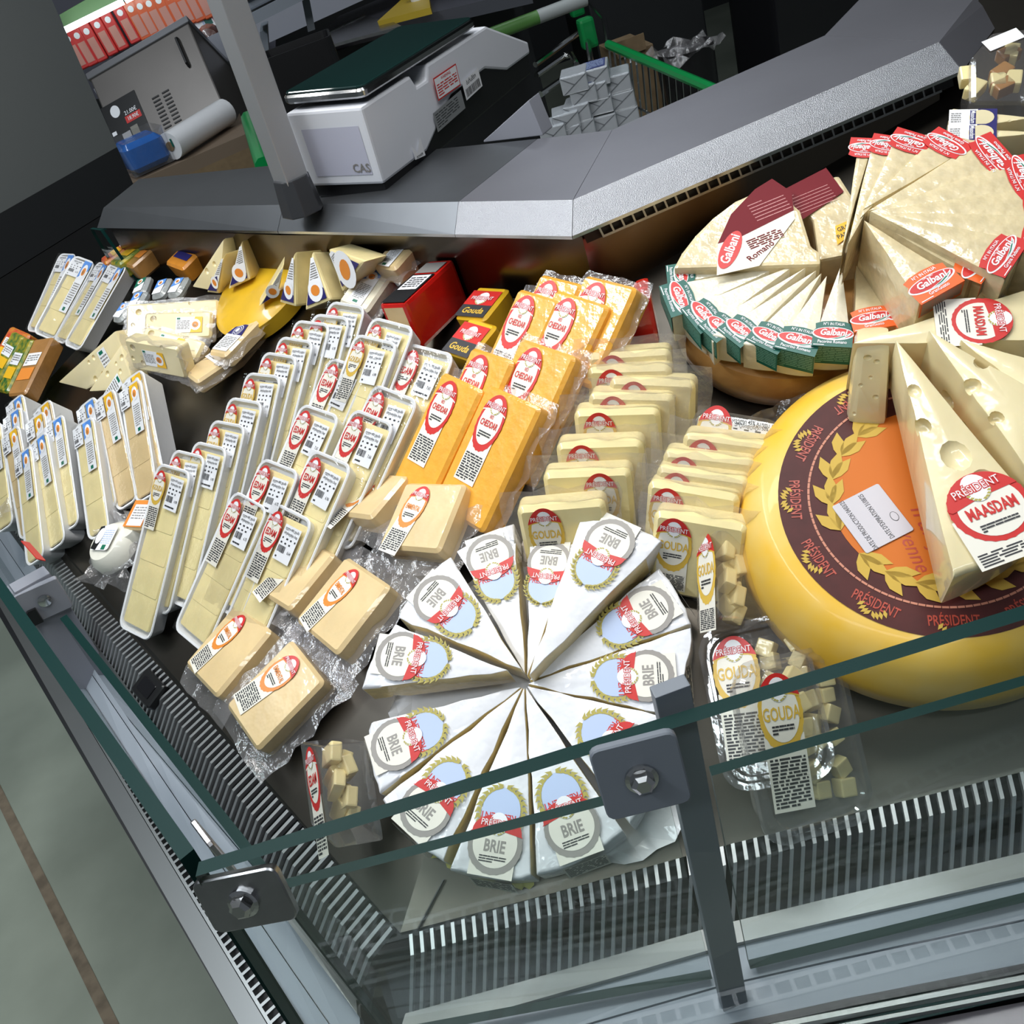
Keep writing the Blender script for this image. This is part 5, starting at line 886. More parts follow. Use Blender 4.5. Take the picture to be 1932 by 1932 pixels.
th, M_, L_ = polyprism(D['half_wheel2'], 'half_round_cheese', 'dark labelled hard cheese block behind the parmesan fan', parm_c)
mb = MB(); mb.flat([(-.045, .0), (.03, .02), (.03, .062), (-.03, .055)], 0.0015, 0); mb.lines(-.035, .012, .02, .045, 7, 1, 0.0018, 0.2, 4, .02); mb.flat([(-.01, -.045), (.02, -.035), (.028, -.02), (.0, -.02)], 0.0016, 2); mb.text('GRANA', .010, -.027, .008, 3, 0.0019, .8, .01); mb.text('PADANO', .008, -.036, .008, 3, 0.0019, .8, .01)
build('printed_label', mb, [dred, mat('fine_pink', (0.5, 0.2, 0.2), 0.5), yellow, ink], th)
# ------------------------------------------------------------------ cheeses with eyes
def punch(o, balls, m):
    """cut round eyes into a cheese mesh"""
    mb = MB()
    for (p, r, sq) in balls:
        rg = []; n = 12
        for j in range(1, 7):
            ph = math.pi*j/7; rg.append([(p[0] + r*math.sin(ph)*math.cos(2*math.pi*k/n), p[1] + r*sq*math.sin(ph)*math.sin(2*math.pi*k/n), p[2] - r*0.8*math.cos(ph)) for k in range(n)])
        mb.loft(rg, 0)
    c = build('cutter', mb, m); c.matrix_world = o.matrix_world.copy() if o.parent is None else (o.parent.matrix_world @ o.matrix_local)
    bpy.context.view_layer.update()
    md = o.modifiers.new('eyes', 'BOOLEAN'); md.object = c; md.operation = 'DIFFERENCE'; md.solver = 'EXACT'
    dg = bpy.context.evaluated_depsgraph_get(); me = bpy.data.meshes.new_from_object(o.evaluated_get(dg)); o.modifiers.clear(); old = o.data; o.data = me
    bpy.data.objects.remove(c)
    me.polygons.foreach_set('use_smooth', [True]*len(me.polygons))
    try: me.set_sharp_from_angle(angle=math.radians(38))
    except Exception: pass
def maas_label():
    if 'maas' in LM: return LM['maas']
    mb = MB(); d = 0.0003; R = 0.031
    mb.rect(-R*1.05, -R*1.55, R*1.05, -R*0.1, 0, 1); mb.lines(-R*0.95, -R*1.12, R*0.95, -R*1.5, 5, 3, d, .5, 3)
    mb.flat([(x*(1+.012*math.cos(26*t)), y*(1+.012*math.cos(26*t))) for x, y, t in ((R*math.cos(t), R*math.sin(t), t) for t in [2*math.pi*k/78 for k in range(78)])], d, 0)
    mb.flat(ell(R*.82, R*.80, 36, R*.02, -R*.06), 2*d, 1)
    cap = [(R*math.cos(a), R*math.sin(a)) for a in [0.35 + (math.pi - 0.55)*k/20 for k in range(21)]] + [(-R*.9, R*.12), (0, R*.30), (R*.9, R*.36)]
    mb.flat(cap, 3*d, 0); crest(mb, -R*.05, R*.58, R*1.3, 4*d, 2, 0, 4, 0.06)
    mb.text('MAASDAM', R*.02, -R*.10, R*.46, 0, 4*d, .60, .03); mb.lines(-R*.5, -R*.42, R*.5, -R*.66, 3, 3, 4*d, .5, 7, .05)
    o = build('label', mb, [red, paper, white, ink, olive]); m = o.data; bpy.data.objects.remove(o); LM['maas'] = m
    return m
bpy.context.view_layer.update()
MLb = ['large maasdam wedge with round red label lying on the yellow wheel', 'large maasdam wedge showing a holey cut face behind the labelled one', 'maasdam wedge at the edge of the heap beyond the holey face', 'flat maasdam wedge with upside down red label below the orange labels']
ml = maas_label()
for i, d in enumerate(D['maasdam']):
    th, L, ch, o = wedge(d, 'maasdam_wedge', MLb[i], 'cheese', 'maasdam wedges on the yellow wheel', [maas_c]*3, 0.006, 0.001, i, 5)
    bpy.context.view_layer.update()
    rnd = random.Random(20 + i); h = d['h']; balls = []
    if i == 0: balls = [((0.000, L*0.42, 0.004), 0.013, 1.25), ((0.011, L*0.30, 0.004), 0.010, 1.0), ((-0.012, L*0.58, -0.004), 0.008, 1.3), ((-0.006, L*0.74, 0.0), 0.006, 1.3), ((0.016, L*0.20, 0.002), 0.007, 1)]
    else: balls = [((rnd.uniform(-.25, .25)*ch, L*rnd.uniform(.1, .8), rnd.uniform(-h*0.1, 0.004)), rnd.uniform(.006, .011), rnd.uniform(.8, 1.3)) for _ in range(5)] + [((-ch*0.5*(1-s) , L*s, -h*0.45 + rnd.uniform(-.012, .012)), rnd.uniform(.007, .012), 1.1) for s in (.15, .35, .5, .7)]
    if i < 2: punch(o, balls, maas_c)
    if i == 0: child('label', ml, th, T(0.004, 0.040, 0.003) @ RZ(6))
    if i == 3: child('label', ml, th, T(-ch*0.0, 0.052, 0.003) @ RZ(172) @ Matrix.Scale(.8, 4))
th, L, o = prism_thing(D['maasdam_face'][0], 'maasdam_block', 'upright maasdam block with small eyes beside the big wedge', 'cheese', 'maasdam wedges on the yellow wheel', maas_c, 0.008)
bpy.context.view_layer.update(); punch(o, [((-.004, .028, 0), .004, .7), ((.004, .024, 0), .003, .8), ((-.008, .0, 0), .0022, 1), ((.006, -.012, 0), .003, .8), ((-.012, -.03, 0), .0022, 1), ((.0, .008, 0), .002, 1)], maas_c)
mfl = plain_label('maasfar', .045, .024, lambda mb, w, h: (mb.rect(-w/2, -h/2, w/2, h/2, 0, 0), mb.flat([(w*.1, -h/2), (w/2, -h/2), (w/2, h/2), (w*.1, h/2)], .0002, 1), mb.flat(ell(w*.26, h*.44, 20, w*.18, 0), .0004, 2), mb.rect(-w*.06, -h*.42, w*.06, h*.42, .0006, 1), mb.text('Maasdam', 0, 0, h*.26, 0, .0008, .8, .01, rot=-1.57), mb.lines(-w*.46, h*.3, -w*.25, -h*.3, 5, 3, .0004, .4, 2), [white, navy, maas_c, ginkm])[-1])
for i, d in enumerate(D['maas_far']):
    th, L, ch, o = wedge(d, 'maasdam_wedge', ('maasdam wedge with navy picture label at the far end by the worktop', 'maasdam wedge with navy picture label partly under the red labels')[i], 'cheese', 'far maasdam wedges', [maas_c]*3, 0.003, 0.0006, i, 3)
    bpy.context.view_layer.update(); punch(o, [((0.0, L*.55, .002), .005, 1), ((.006, L*.75, .002), .004, 1)], maas_c)
    child('label', mfl, th, T(0, .022, .0016) @ RZ(90))
th, M_, L_ = polyprism(D['far_bag'], 'cheese_pack', 'clear pack of cheese pieces at the far end beyond the fan', clam_m, 0.006, 'cheese pack')
rnd = random.Random(2)
for k in range(8):
    mb = MB(); mb.box((0, 0, 0), (.022, .016, .014)); build('cheese_piece', mb, (gouda_c, smoked)[k % 3 == 0], th, T(rnd.uniform(-.03, .03), rnd.uniform(-.03, .03), -.02) @ RZ(rnd.uniform(0, 90)), bevel=.002)
mb = MB(); mb.rect(-.02, -.009, .02, .009, 0, 0); build('sticker', mb, white, th, T(.018, .03, .002))
# small holey wedges with picture labels
def tri_label(th, L, navyside, seed):
    a, b, c = L; mb = MB()
    P = lambda u, v: a*(1-u) + (b*(1-v) + c*v)*u
    z = .0012
    def pg(uv, dz, mi): mb.add([tuple(P(u, v) + Vector((0, 0, z + dz))) for u, v in uv], [tuple(range(len(uv)))], mi)
    pg(((.12, .1), (.92, .1), (.92, .9), (.12, .9)), 0, 0); pg(((.62, .1), (.93, .1), (.93, .9), (.74, .9), (.55, .55)) if navyside else ((.55, .1), (.93, .1), (.93, .9), (.8, .9), (.66, .4)), .0003, 1)
    q = P(.72, .5); r = (b - c).length*.26
    mb.add([(q.x + r*math.cos(t), q.y + r*1.15*math.sin(t), z + .0006) for t in [2*math.pi*k/18 for k in range(18)]], [tuple(range(18))], 0); mb.add([(q.x + .6*r*math.cos(t), q.y + .55*r*math.sin(t), z + .0009) for t in [2*math.pi*k/14 for k in range(14)]], [tuple(range(14))], 2)
    for k in range(7):
        u = .22 + .045*k; pg(((u, .2), (u, .8), (u + .02, .8), (u + .02, .2)), .0003, 3)
    build('label', mb, [white, navy, orange, ginkm], th)
HWL = ['holey cheese wedge leaning outermost beside the brown bars', 'narrow holey wedge with white label between two others', 'tall wedge with navy picture label standing on the golden wheel', 'low wedge with navy label on the golden wheel edge', 'wedge with long white label standing mid group on the golden wheel', 'upright yellow wedge with navy and white picture label', 'tilted wedge with white label behind the blue labelled block']
for i, d in enumerate(D['holey_wedge']):
    th, L, o = prism_thing(d, 'holey_wedge', HWL[i], 'cheese', 'wedges on the golden wheel', maas_c if i < 3 else edam_c, .004)
    if i == 0:
        bpy.context.view_layer.update(); punch(o, [((0, .02, 0), .005, 1), ((-.01, -.005, 0), .006, 1), ((.006, -.008, 0), .004, 1)], maas_c)
    else: tri_label(th, L, i % 2, i)
for i, d in enumerate(D['tan_wedge']):
    th, L, o = prism_thing(d, 'holey_wedge', ('large holey cheese wedge leaning over the standing trays', 'smaller holey wedge with white slip beside the large one')[i], 'cheese', 'holey wedges', maas_c, .004)
    bpy.context.view_layer.update(); punch(o, [((.01, .035, 0), .006, 1), ((-.002, .02, 0), .004, 1), ((.014, .012, 0), .005, 1), ((-.02, -.005, 0), .006, 1), ((.0, -.02, 0), .007, 1)], maas_c)
    mb = MB(); mb.rect(-.012, -.03, .012, .03, 0, 0); mb.lines(-.010, .02, .010, -.02, 7, 1, .0002, .5, i); mb.rect(-.008, .022, .004, .028, .0002, 2); build('label', mb, [white, ginkm, green], th, T(.025 - .02*i, -.025, .0014) @ RZ(-28))
piclab = plain_label('pic', .05, .03, lambda mb, w, h: (mb.rect(-w/2, -h/2, w/2, h/2, 0, 0), mb.flat([(w*.05, -h/2), (w/2, -h/2), (w/2, h/2), (w*.22, h/2)], .0002, 1), slice_pic(mb, w*.24, 0, w*.2, h*.36, .0004, 0, 2, 3), mb.lines(-w*.46, h*.3, w*.02, -h*.3, 6, 4, .0002, .5, 2), mb.rect(-w*.47, h*.34, -w*.34, h*.46, .0003, 5), [white, yellow, orange, smoked, ginkm, green])[-1])
HBL = ['large holey cheese slab standing rearmost of the wrapped slabs', 'holey slab with yellow picture label facing out', 'holey block with long white label lying before the slabs', 'holey block with white and yellow label nearest the standing trays']
for i, r in enumerate(D['holey_block']):
    th = bagged(r, 'holey_block', HBL[i], 'wrapped holey blocks', maas_c, piclab if i else None, .028, (0.02 if i == 1 else 0, 0), 0, .006, i, film_z=.1, lab_s=.9)
    o = [c for c in th.children if c.name.startswith('cheese_block')][0]; o.data = o.data.copy(); bpy.context.view_layer.update(); w, h = r[12], r[13]
    punch(o, [((-w*.36, h*.25, 0), .006, 1), ((-w*.25, -h*.2, 0), .005, 1), ((-w*.42, -h*.1, 0), .004, 1), ((w*.2, h*.42, 0), .004, 1)], maas_c)
cbl = plain_label('cbl', .028, .06, strip_label(blue))
for i, r in enumerate(D['cream_block']):
    bagged(r, 'cream_block', ('cream cheese block with blue picture label beside the red waxed block', 'cream cheese block half in shade under the worktop')[i], 'cheese', emm_c if i else gouda_c, cbl, .034, (0, 0), 0, .012, i + 1) if False else bagged(r, 'cream_block', ('pale cheese block with blue picture label beside the red waxed block', 'pale cheese block half in shade under the worktop')[i], 'pale blocks by the wall', pec_c if i == 0 else emm_c, cbl, .034, (0, .002), 0, .010, i + 1)
yl_ = plain_label('yl', .05, .05, lambda mb, w, h: (mb.rect(-w/2, -h*.05, w/2, h*.5, 0, 0), mb.rect(-w/2, -h/2, w/2, -h*.05, 0, 1), crest(mb, 0, h*.2, w*.75, .0003, 2, 0, 4), mb.text('Gouda', 0, -h*.28, h*.30, 3, .0003, .9, .02, .15), [red, ink, white, gold, olive])[-1])
for i, r in enumerate(D['yellow_block']):
    bagged(r, 'gouda_block', ('yellow foil wrapped gouda block behind the cheddar', 'yellow foil wrapped gouda block beside the front cheddar')[i], 'yellow gouda blocks', rind_g, yl_, .04, (-.002, -.004), 0, 0, i, bag=False)
nl_ = plain_label('nl', .045, .06, lambda mb, w, h: (mb.rect(-w/2, -h/2, w/2, h*.1, 0, 0), mb.flat([(-w/2, h*.1), (w/2, h*.1), (w*.3, h/2), (-w*.3, h/2)], 0, 1), [mb.flat(ell(w*.26*q, h*.19*q, 24, 0, h*.26), .0002*(k+1), (0, 1)[k % 2]) for k, q in enumerate((1, .9, .72, .62, .4))], mb.lines(-w*.4, h*.02, w*.4, -h*.44, 8, 2, .0003, .5, 3), [white, navy, ginkm])[-1])
for i, r in enumerate(D['plank']):
    bagged(r, 'cheese_plank', ('long pale cheese plank with navy emblem label in a clear bag', 'pale cheese plank tucked behind the long one')[i], 'wrapped cheese planks', emm_c, nl_, .028, (0, -.01), 0, .012, i, film_z=.4)
for i, r in enumerate(D['red_block']):
    M = MX(r); s = r[12:15]
    th = thing('waxed_cheese_block', 'big red waxed cheese block with cream cut end and black label', 'cheese', M, 'red waxed blocks')
    mb = MB(); mb.box((0, 0, 0), s); mb.m = [0]*6; mb.m[2] = 1
    build('cheese', mb, [redwax, emm_c], th, bevel=.006)
    if i == 0:
        mb = MB(); mb.rect(-s[0]*.44, -s[1]*.48, s[0]*.44, s[1]*.15, 0, 0); mb.rect(-s[0]*.36, -s[1]*.20, s[0]*.36, s[1]*.12, .0003, 1); mb.lines(-s[0]*.3, s[1]*.08, s[0]*.3, -s[1]*.16, 5, 2, .0006, .5, 2); mb.rect(-s[0]*.4, s[1]*.18, s[0]*.4, s[1]*.42, 0, 3)
        build('label', mb, [black, white, ink, ginkm], th, T(0, 0, s[2]/2 + .0008))
th, L, o = prism_thing(D['red_side'][0], 'waxed_cheese_block', 'red waxed block under the rear cheddar', 'cheese', 'red waxed blocks', redwax, .005)
# bars
BRL = {'bar_red': ['red and orange wrapped cheese bar behind the green ones in the near corner', 'red and orange wrapped bar lying at the rear under the worktop'], 'bar_green': ['green and yellow cheese bar outermost in the near corner', 'green and yellow cheese bar beside the brown one', 'green and yellow cheese bar at the rear under the worktop'], 'bar_brown': ['smoked brown cheese bar beside the green ones in the near corner', 'smoked brown cheese bar at the rear beside the foam trays'], 'bar_orange': ['orange and brown smoked cheese bar alone at the rear']}
BM = {'bar_red': mat('bar_red', (.55, .05, .02), .35, coat=.6, noise=.5, nscale=60, col2=(.65, .30, .03)), 'bar_green': mat('bar_green', (.01, .13, .03), .35, coat=.6, noise=.5, nscale=70, col2=(.50, .38, .02)), 'bar_brown': smoked, 'bar_orange': mat('bar_orange', (.68, .26, .03), .35, coat=.6, noise=.2, nscale=30)}
for k, lst in BRL.items():
    for i, r in enumerate(D[k]):
        w, h = r[12], r[13]
        th = bagged(r, 'cheese_bar', lst[i], 'wrapped cheese bars', BM[k], None, .034, (0, 0), 0, .004, i, bag=False)
        mb = MB(); mb.rect(-w*.36, h*.0, w*.36, h*.22, 0, 0); mb.lines(-w*.3, h*.19, w*.3, h*.03, 4, 1, .0003, .5, i); mb.rect(-w*.36, -h*.25, w*.36, -h*.04, 0, 2); build('label', mb, [white, ginkm, {'bar_red': yellow, 'bar_green': yellow, 'bar_brown': orange, 'bar_orange': navy}[k]], th, T(0, 0, .0009))
# pouches
for i, r in enumerate(D['pouch']):
    th = thing('cheese_pouch', ['small grey pouch with green and red label beside the foam tray', 'small pouch with blue picture label nearest the wedges', 'small pouch with blue label in the middle of the pouches', 'small pouch with blue label lying low among the pouches', 'small pouch with blue label by the holey slab corner'][i], 'cheese pouch', MX(r), 'small cheese pouches')
    mb = MB(); mb.slab(.036, .046, .018, .01, .006); build('pouch', mb, mat('pouch_film', (.36, .38, .38), .2, coat=.9, bump=.7, bscale=60), th, smooth=True)
    mb = MB(); mb.rect(-.012, -.016, .012, .016, 0, 0); mb.flat([(-.012, -.004), (.012, .004), (.012, .016), (-.012, .016)], .0003, 1); slice_pic(mb, 0, .008, .007, .006, .0006, 0, 2, 3); build('label', mb, [white, blue if i else green, orange, smoked], th, T(0, 0, .001))
for i, r in enumerate(D['mozzarella']):
    th = thing('fresh_cheese', ('round white fresh cheese in a clear bag above the side grille', 'white cheese roll half hidden behind the round one')[i], 'cheese', MX(r))
    mb = MB(); s = 1 if i == 0 else .55; mb.lathe([(0, .004), (.030*s, .001), (.040*s, -.010), (.042*s, -.024), (.034*s, -.036), (0, -.04)], 32); build('cheese', mb, mozz, th, smooth=True)
    mb = MB(); mb.sheet(.12*s, .12*s, 9, 9, -.020, .008, 0, 5, rag=.004); build('bag', mb, bag_m, th)
    if i == 0:
        mb = MB(); mb.flat(rr(.042, .040, .006), 0, 0); mb.flat([(-.021, -.018), (-.008, -.02), (-.004, .0), (-.012, .02), (-.021, .018)], .0003, 1); mb.flat(ell(.008, .013, 18, -.012, .003), .0005, 0); mb.lines(-.004, .014, .018, -.010, 7, 2, .0003, .4, 3); mb.rect(.004, -.019, .013, -.011, .0003, 3); build('label', mb, [white, black, pblue, green], th, T(.002, .004, .0055))
r = D['orange_pack'][0]; th = thing('cheese_pack', 'small pack with orange bordered label behind the front gouda tray', 'cheese pack', MX(r))
mb = MB(); mb.slab(.05, .05, .02, .006, .003); build('pack', mb, emm_c, th, smooth=True); mb = MB(); mb.rect(-.022, -.022, .022, .022, 0, 0); mb.rect(-.015, -.02, .02, .015, .0003, 1); mb.lines(-.012, .012, .016, -.01, 5, 2, .0005, .4, 2); build('label', mb, [orange, white, ginkm], th, T(0, 0, .001))
r = D['corner_bag'][0]; th = thing('cheese_pack', 'clear bag of smoked cheese braid by the side grille corner', 'cheese pack', MX(r))
rnd = random.Random(8)
for k in range(5): mb = MB(); mb.tube([(-.05 + .01*k, -.04, -.02), (-.02 + .012*k + rnd.uniform(-.01, .01), 0, -.008), (.0 + .012*k, .04, -.02)], .007, 0, 8); build('strand', mb, mat('smoked_braid', (.55, .26, .07), .35, coat=.7), th, smooth=True)
mb = MB(); mb.sheet(.13, .13, 9, 9, 0, .007, 0, 6, rag=.005); build('bag', mb, bag_m, th)
# ------------------------------------------------------------------ on the worktop
r = D['scale'][0]; M = MX(r); sx, sy, sz = r[12:15]
S_ = thing('weighing_scale', 'white and black electronic weighing scale on the worktop', 'scale', M)
def side_prism(mb, prof, x0, x1, mi): 
    k = len(prof); mb.loft([[(x, y*sy, z*sz) for y, z in prof] for x in (x0, x1)], mi)
mb = MB(); side_prism(mb, [(-.5, -.36), (-.25, -.36), (-.05, .0), (.18, .02), (.32, -.16), (.5, -.16), (.5, -.02), (.24, .44), (-.14, .44), (-.16, .30), (-.22, .30), (-.24, .44), (-.5, .44)], -sx/2, sx/2, 0); build('body', mb, whitepl, S_, bevel=.004)
mb = MB(); side_prism(mb, [(-.49, -.5), (.49, -.40), (.49, -.14), (.31, -.14), (.18, .03), (-.05, .02), (-.25, -.34), (-.49, -.34)], -sx/2 + .003, sx/2 - .003, 0); build('base', mb, black, S_, bevel=.003)
mb = MB(); mb.rect(-sx*.36, -sz*.25, sx*.40, sz*.26, 0, 0); build('front_panel', mb, mat('scale_panel', (.50, .51, .62), .45), S_, T(0, -sy/2 - .0006, 0) @ RX(90))
mb = MB(); mb.text('CAS', sx*.28, -sz*.18, .017, 0, 0, 1, .02); build('maker_mark', mb, ginkm, S_, T(0, -sy/2 - .0012, 0) @ RX(90))
for q in (-.3, .3):
    mb = MB(); mb.lathe([(.012, 0), (.012, -.012), (0, -.012)], 16); build('foot', mb, black, S_, T(sx*q, -sy*.40, -sz*.5), smooth=True)
P_ = thing('x', '', ''); bpy.data.objects.remove(P_)
mb = MB(); mb.slab(sx*1.08, sy*.66, .012, .012, .003, 0, 0); pr_ = build('platter_rim', mb, chrome, S_, T(-sx*.02, -sy*.15, sz*.5 + .012), smooth=True)
mb = MB(); mb.slab(sx*1.04, sy*.64, .004, .010, .001, 0, 0); build('platter_glass', mb, screen_m, pr_, T(0, 0, .0035))
ka, kb = [V(p) for p in D['greyface']]; kd = (kb - ka); kl = kd.length; kd /= kl; kn = Vector((-kd.y, kd.x, 0)); Mk = M.inverted() @ frame(ka + kd*kl*.45 + kn*.01, kd, kn, Vector((0,0,1)))
mb = MB(); mb.loft([[(x, y, z) for x, y in ((-kl/2, -.01), (kl/2, -.01), (kl/2, .02), (-kl/2, .02))] for z in (0.0, .002)] + [[(-kl/2 + .008, -.01, .006), (kl*.42, -.01, .05), (kl*.42, .02, .05), (-kl/2 + .008, .02, .006)]], 0); build('keypad', mb, lgrey, S_, Mk, bevel=.002)
side = frame((sx/2 + .0045, 0, 0), (0, 1, 0), (0, 0, 1), (1, 0, 0))
mb = MB(); mb.rect(-.035, -.016, .035, .016, 0, 1); mb.rect(-.033, -.014, .033, .014, .0002, 0); mb.text('WARNING', 0, .010, .006, 1, .0004, 1, .01); mb.lines(-.03, .006, .03, -.012, 5, 1, .0004, .45, 3); build('warning_sticker', mb, [white, red], S_, side @ T(-.035, .022, 0))
mb = MB(); mb.rect(-.045, -.014, .045, .014, 0, 0); mb.lines(-.04, .011, .03, -.011, 6, 1, .0002, .35, 4); build('rating_plate', mb, [alum, ink], S_, side @ T(-.045, -.017, -.0014) @ RZ(3))
mb = MB(); mb.rect(-.028, -.014, .028, .014, 0, 0); mb.text('ბარამბო', 0, .008, .009, 1, .0002, .8, .01)
rnd = random.Random(1); x = -.024
while x < .022: b = rnd.uniform(.0006, .002); mb.rect(x, -.011, x + b, .001, .0002, 1); x += b + rnd.uniform(.0006, .0016)
build('barcode_sticker', mb, [white, ink], S_, side @ T(.035, -.004, -.001) @ RZ(4))
mb = MB(); mb.flat([(-.014, .01), (-.004, -.004), (.006, .008), (.012, .014), (.014, -.014), (-.014, -.010)], 0, 0); mb.text('POWER', .0, -.009, .005, 1, .0002, 1, .01); build('power_sticker', mb, [white, ink], S_, side @ T(-.150, -.036, -.001))
# support post
b_, t_ = [V(p) for p in D['post']]; u_ = (t_ - b_).normalized(); fx = Vector((-0.35, -1, 0)); fx = (fx - u_*fx.dot(u_)).normalized(); Mp = frame(b_, u_.cross(fx).normalized()*-1, fx*-1, u_)
Pp = thing('support_post', 'square aluminium post with dark tapered foot rising from the worktop', 'post', Mp)
mb = MB(); w_ = .0185; mb.loft([[(a*w_, c*w_, z) for a, c in ((-1,-1),(1,-1),(1,1),(-1,1))] for z in (.045, 1.3)], 0); build('shaft', mb, alum, Pp, RZ(38), bevel=.0015)
mb = MB(); mb.loft([[(x*s, y*s, z) for x, y in rr(.056, .056, .014, 1)] for z, s in ((0, 1.0), (.052, .84))], 0); build('foot', mb, mat('post_foot', (.035, .037, .042), .4), Pp, RZ(38), bevel=.0015)
# ------------------------------------------------------------------ neighbouring cabinet panel
a, b, tb_, lb_, la_ = [V(p) for p in D['panel']]
ub = (tb_ - b).normalized(); dirv = (b - a).normalized(); a2 = a - dirv*0.6
th = thing('cabinet_panel', 'tall grey side panel with black lower band of the neighbouring cabinet', 'panel')
nn = dirv.cross(Vector((0,0,1)))*0.02; PB_ = (lb_ - b).length
poly_obj('panel', [b + ub*PB_, a2 + ub*PB_, a2 + ub*1.6, b + ub*1.6], panel_g, th, dvec=tuple(-nn)); poly_obj('lower_band', [b - ub*0.002, a2 - ub*0.002, a2 + ub*PB_, b + ub*PB_], dark, th, dvec=tuple(-nn*0.9))
struct(poly_obj('wall_side', [b - ub*.004 + dirv*.02, a2 - ub*.004, a2 - ub*.6, b - ub*.6 + dirv*.02], mat('side_black', (.014, .014, .015), .18), dvec=tuple(-nn)))
ga = V(D['endglass']); gx = Vector((.035, -.05, 0))
pane('glass_screen', 'small clear glass end screen in the rear corner by the worktop', ga + Vector((0,0,-.13)) + gx*1.1, ga + Vector((0,0,-.13)) - gx*.4, ga - gx*.4, ga + gx*.4, .006)
# ------------------------------------------------------------------ staff area behind
r = D['machine'][0]; M = MX(r); w, h = r[12], r[13]
th = thing('vacuum_machine', 'steel vacuum packing machine with domed clear lid on the back table', 'machine', M)
mb = MB(); mb.box((0, 0, -.2), (w, h, .4)); build('housing', mb, mach, th, bevel=.006)
mb = MB(); mb.slab(w*1.03, .03, .42, .005, .002, 0, .01); build('top_edge', mb, mat('machine_top', (.3, .3, .32), .3, .7), th, T(0, h*.5 + .008, 0))
mb = MB(); rg = []
for k in range(7):
    a = math.pi/2*k/6; rg.append([(x*math.cos(a)**.5, h*.5 + .022 + .075*math.sin(a), -.2 + y*math.cos(a)**.5) for x, y in rr(w*.62 + .001, .30, .06, 5)])
mb.loft([list(reversed(q)) for q in rg], 0); build('lid', mb, mat('smoked_lid', (.05, .055, .065), .08, coat=.8, spec=.8), th, T(-w*.16, 0, 0), smooth=True)
mb = MB(); mb.tube([(w*.36, h*.40, .004), (w*.36, h*.38, .02), (w*.36, h*.10, .02), (w*.36, h*.08, .004)], .006, 0, 6); build('handle', mb, black, th)
for rw in range(2):
    for k in range(11): mb = MB(); mb.box((0, 0, 0), (.034, .006, .003)); build('vent_slot', mb, black, th, T(-w*.02 + rw*.05, -h*.02 - k*.018, .002))
mb = MB(); mb.rect(-.085, -.19, .085, .12, 0, 0); mb.flat(ell(.022, .028, 20, -.03, .075), .001, 1); mb.text('21.00€', .035, .045, .026, 1, .001, .8, .01); mb.rect(.0, .0, .075, .032, .001, 2); mb.text('18.90€', .037, .016, .024, 1, .002, .8, .01); mb.lines(-.08, .0, -.008, -.025, 1, 1, .001, .7, 2); mb.rect(-.04, -.165, .0, -.03, .001, 3); mb.rect(.005, -.165, .04, -.02, .001, 4); mb.flat(ell(.045, .022, 18, .0, -.165), .002, 5)
build('poster', mb, [black, white, red, mat('poster_grey', (.4, .4, .42), .5), mat('poster_grey2', (.22, .21, .18), .5), smoked], th, T(-w*.34, -h*.12, .003))
p = [V(q) for q in D['tbl']]
th = thing('back_table', 'cardboard topped back table under the vacuum machine', 'table'); poly_obj('table_top', p, mat('table_top', (.18, .13, .09), .6), th, down=.05)
q = [x.copy() for x in p]; poly_obj('cabinet', [x - Vector((0,0,.05)) for x in q], card, th, down=.85)
a, b = [V(q) for q in D['roll']]; th = thing('film_roll', 'thick white roll of wrapping film lying on the back table', 'roll')
mb = MB(); a += Vector((0,-.03,.03)); b += Vector((0,-.03,.03)); mb.tube([a, b], .052, 0, 20); build('roll', mb, mat('roll_white', (.82, .82, .84), .3, coat=.4, bump=.3, bscale=20), th, smooth=True)
mb = MB(); mb.tube([a - (b-a)*.01, b + (b-a)*.01], .018, 0, 12); build('core', mb, card, th)
for k in range(5): mb = MB(); c = a.lerp(b, .12 + .19*k); mb.box((0, 0, 0), (.006, .004, .03)); build('print_mark', mb, teal, th, T(c.x - .012, c.y - .05, c.z + .012))
p = [V(q) for q in D['bluebin']]; th = thing('plastic_bin', 'clear box filled with blue bags in front of the vacuum machine', 'bin')
c = sum(p, Vector())/4; x = (p[1]-p[0]).normalized(); M = frame(c, x, Vector((0,0,1)).cross(x), Vector((0,0,1))); wx = (p[1]-p[0]).length
mb = MB(); mb.loft([[(X, Y, z) for X, Y in rr(wx*s, .20*s, .02)] for z, s in ((0, .9), (.13, 1))], 0, True, False); build('bin', mb, clam_m, th, M); mb = MB(); mb.slab(wx*.86, .17, .11, .03, .02, 0, .115); build('blue_bags', mb, blueb, th, M, smooth=True)
# far chiller with meat packs
th = thing('meat_chiller', 'lit open chiller with meat packs in the far aisle', 'chiller')
g = [V(p) for p in D['fr_green']]; poly_obj('header', g, mat('header_green', (.16, .30, .13), .5), th, dvec=(0, .3, 0))
for k in ('fr_tube', 'fr_tube2'):
    mb = MB(); a, b = [V(p) for p in D[k]]; mb.tube([a, b], .013, 0, 8); build('lamp_tube', mb, tube_e, th)
poly_obj('back_panel', D['fr_back'], mat('chiller_back', (.10, .10, .13), .5), th, dvec=(0, .1, 0))
a, b = [V(p) for p in D['fr_ledge']]; d_ = (b-a).normalized(); mb = MB(); bar_between(mb, a - d_*.5, b + d_*1.2, .12, .3, (0, -1, .1)); build('ledge', mb, lgrey, th)
fd = (V(D['fr_tube'][1]) - V(D['fr_tube'][0])).normalized(); fz = Vector((0,-1,.15)); fz = (fz - fd*fz.dot(fd)).normalized(); fy = fz.cross(fd)
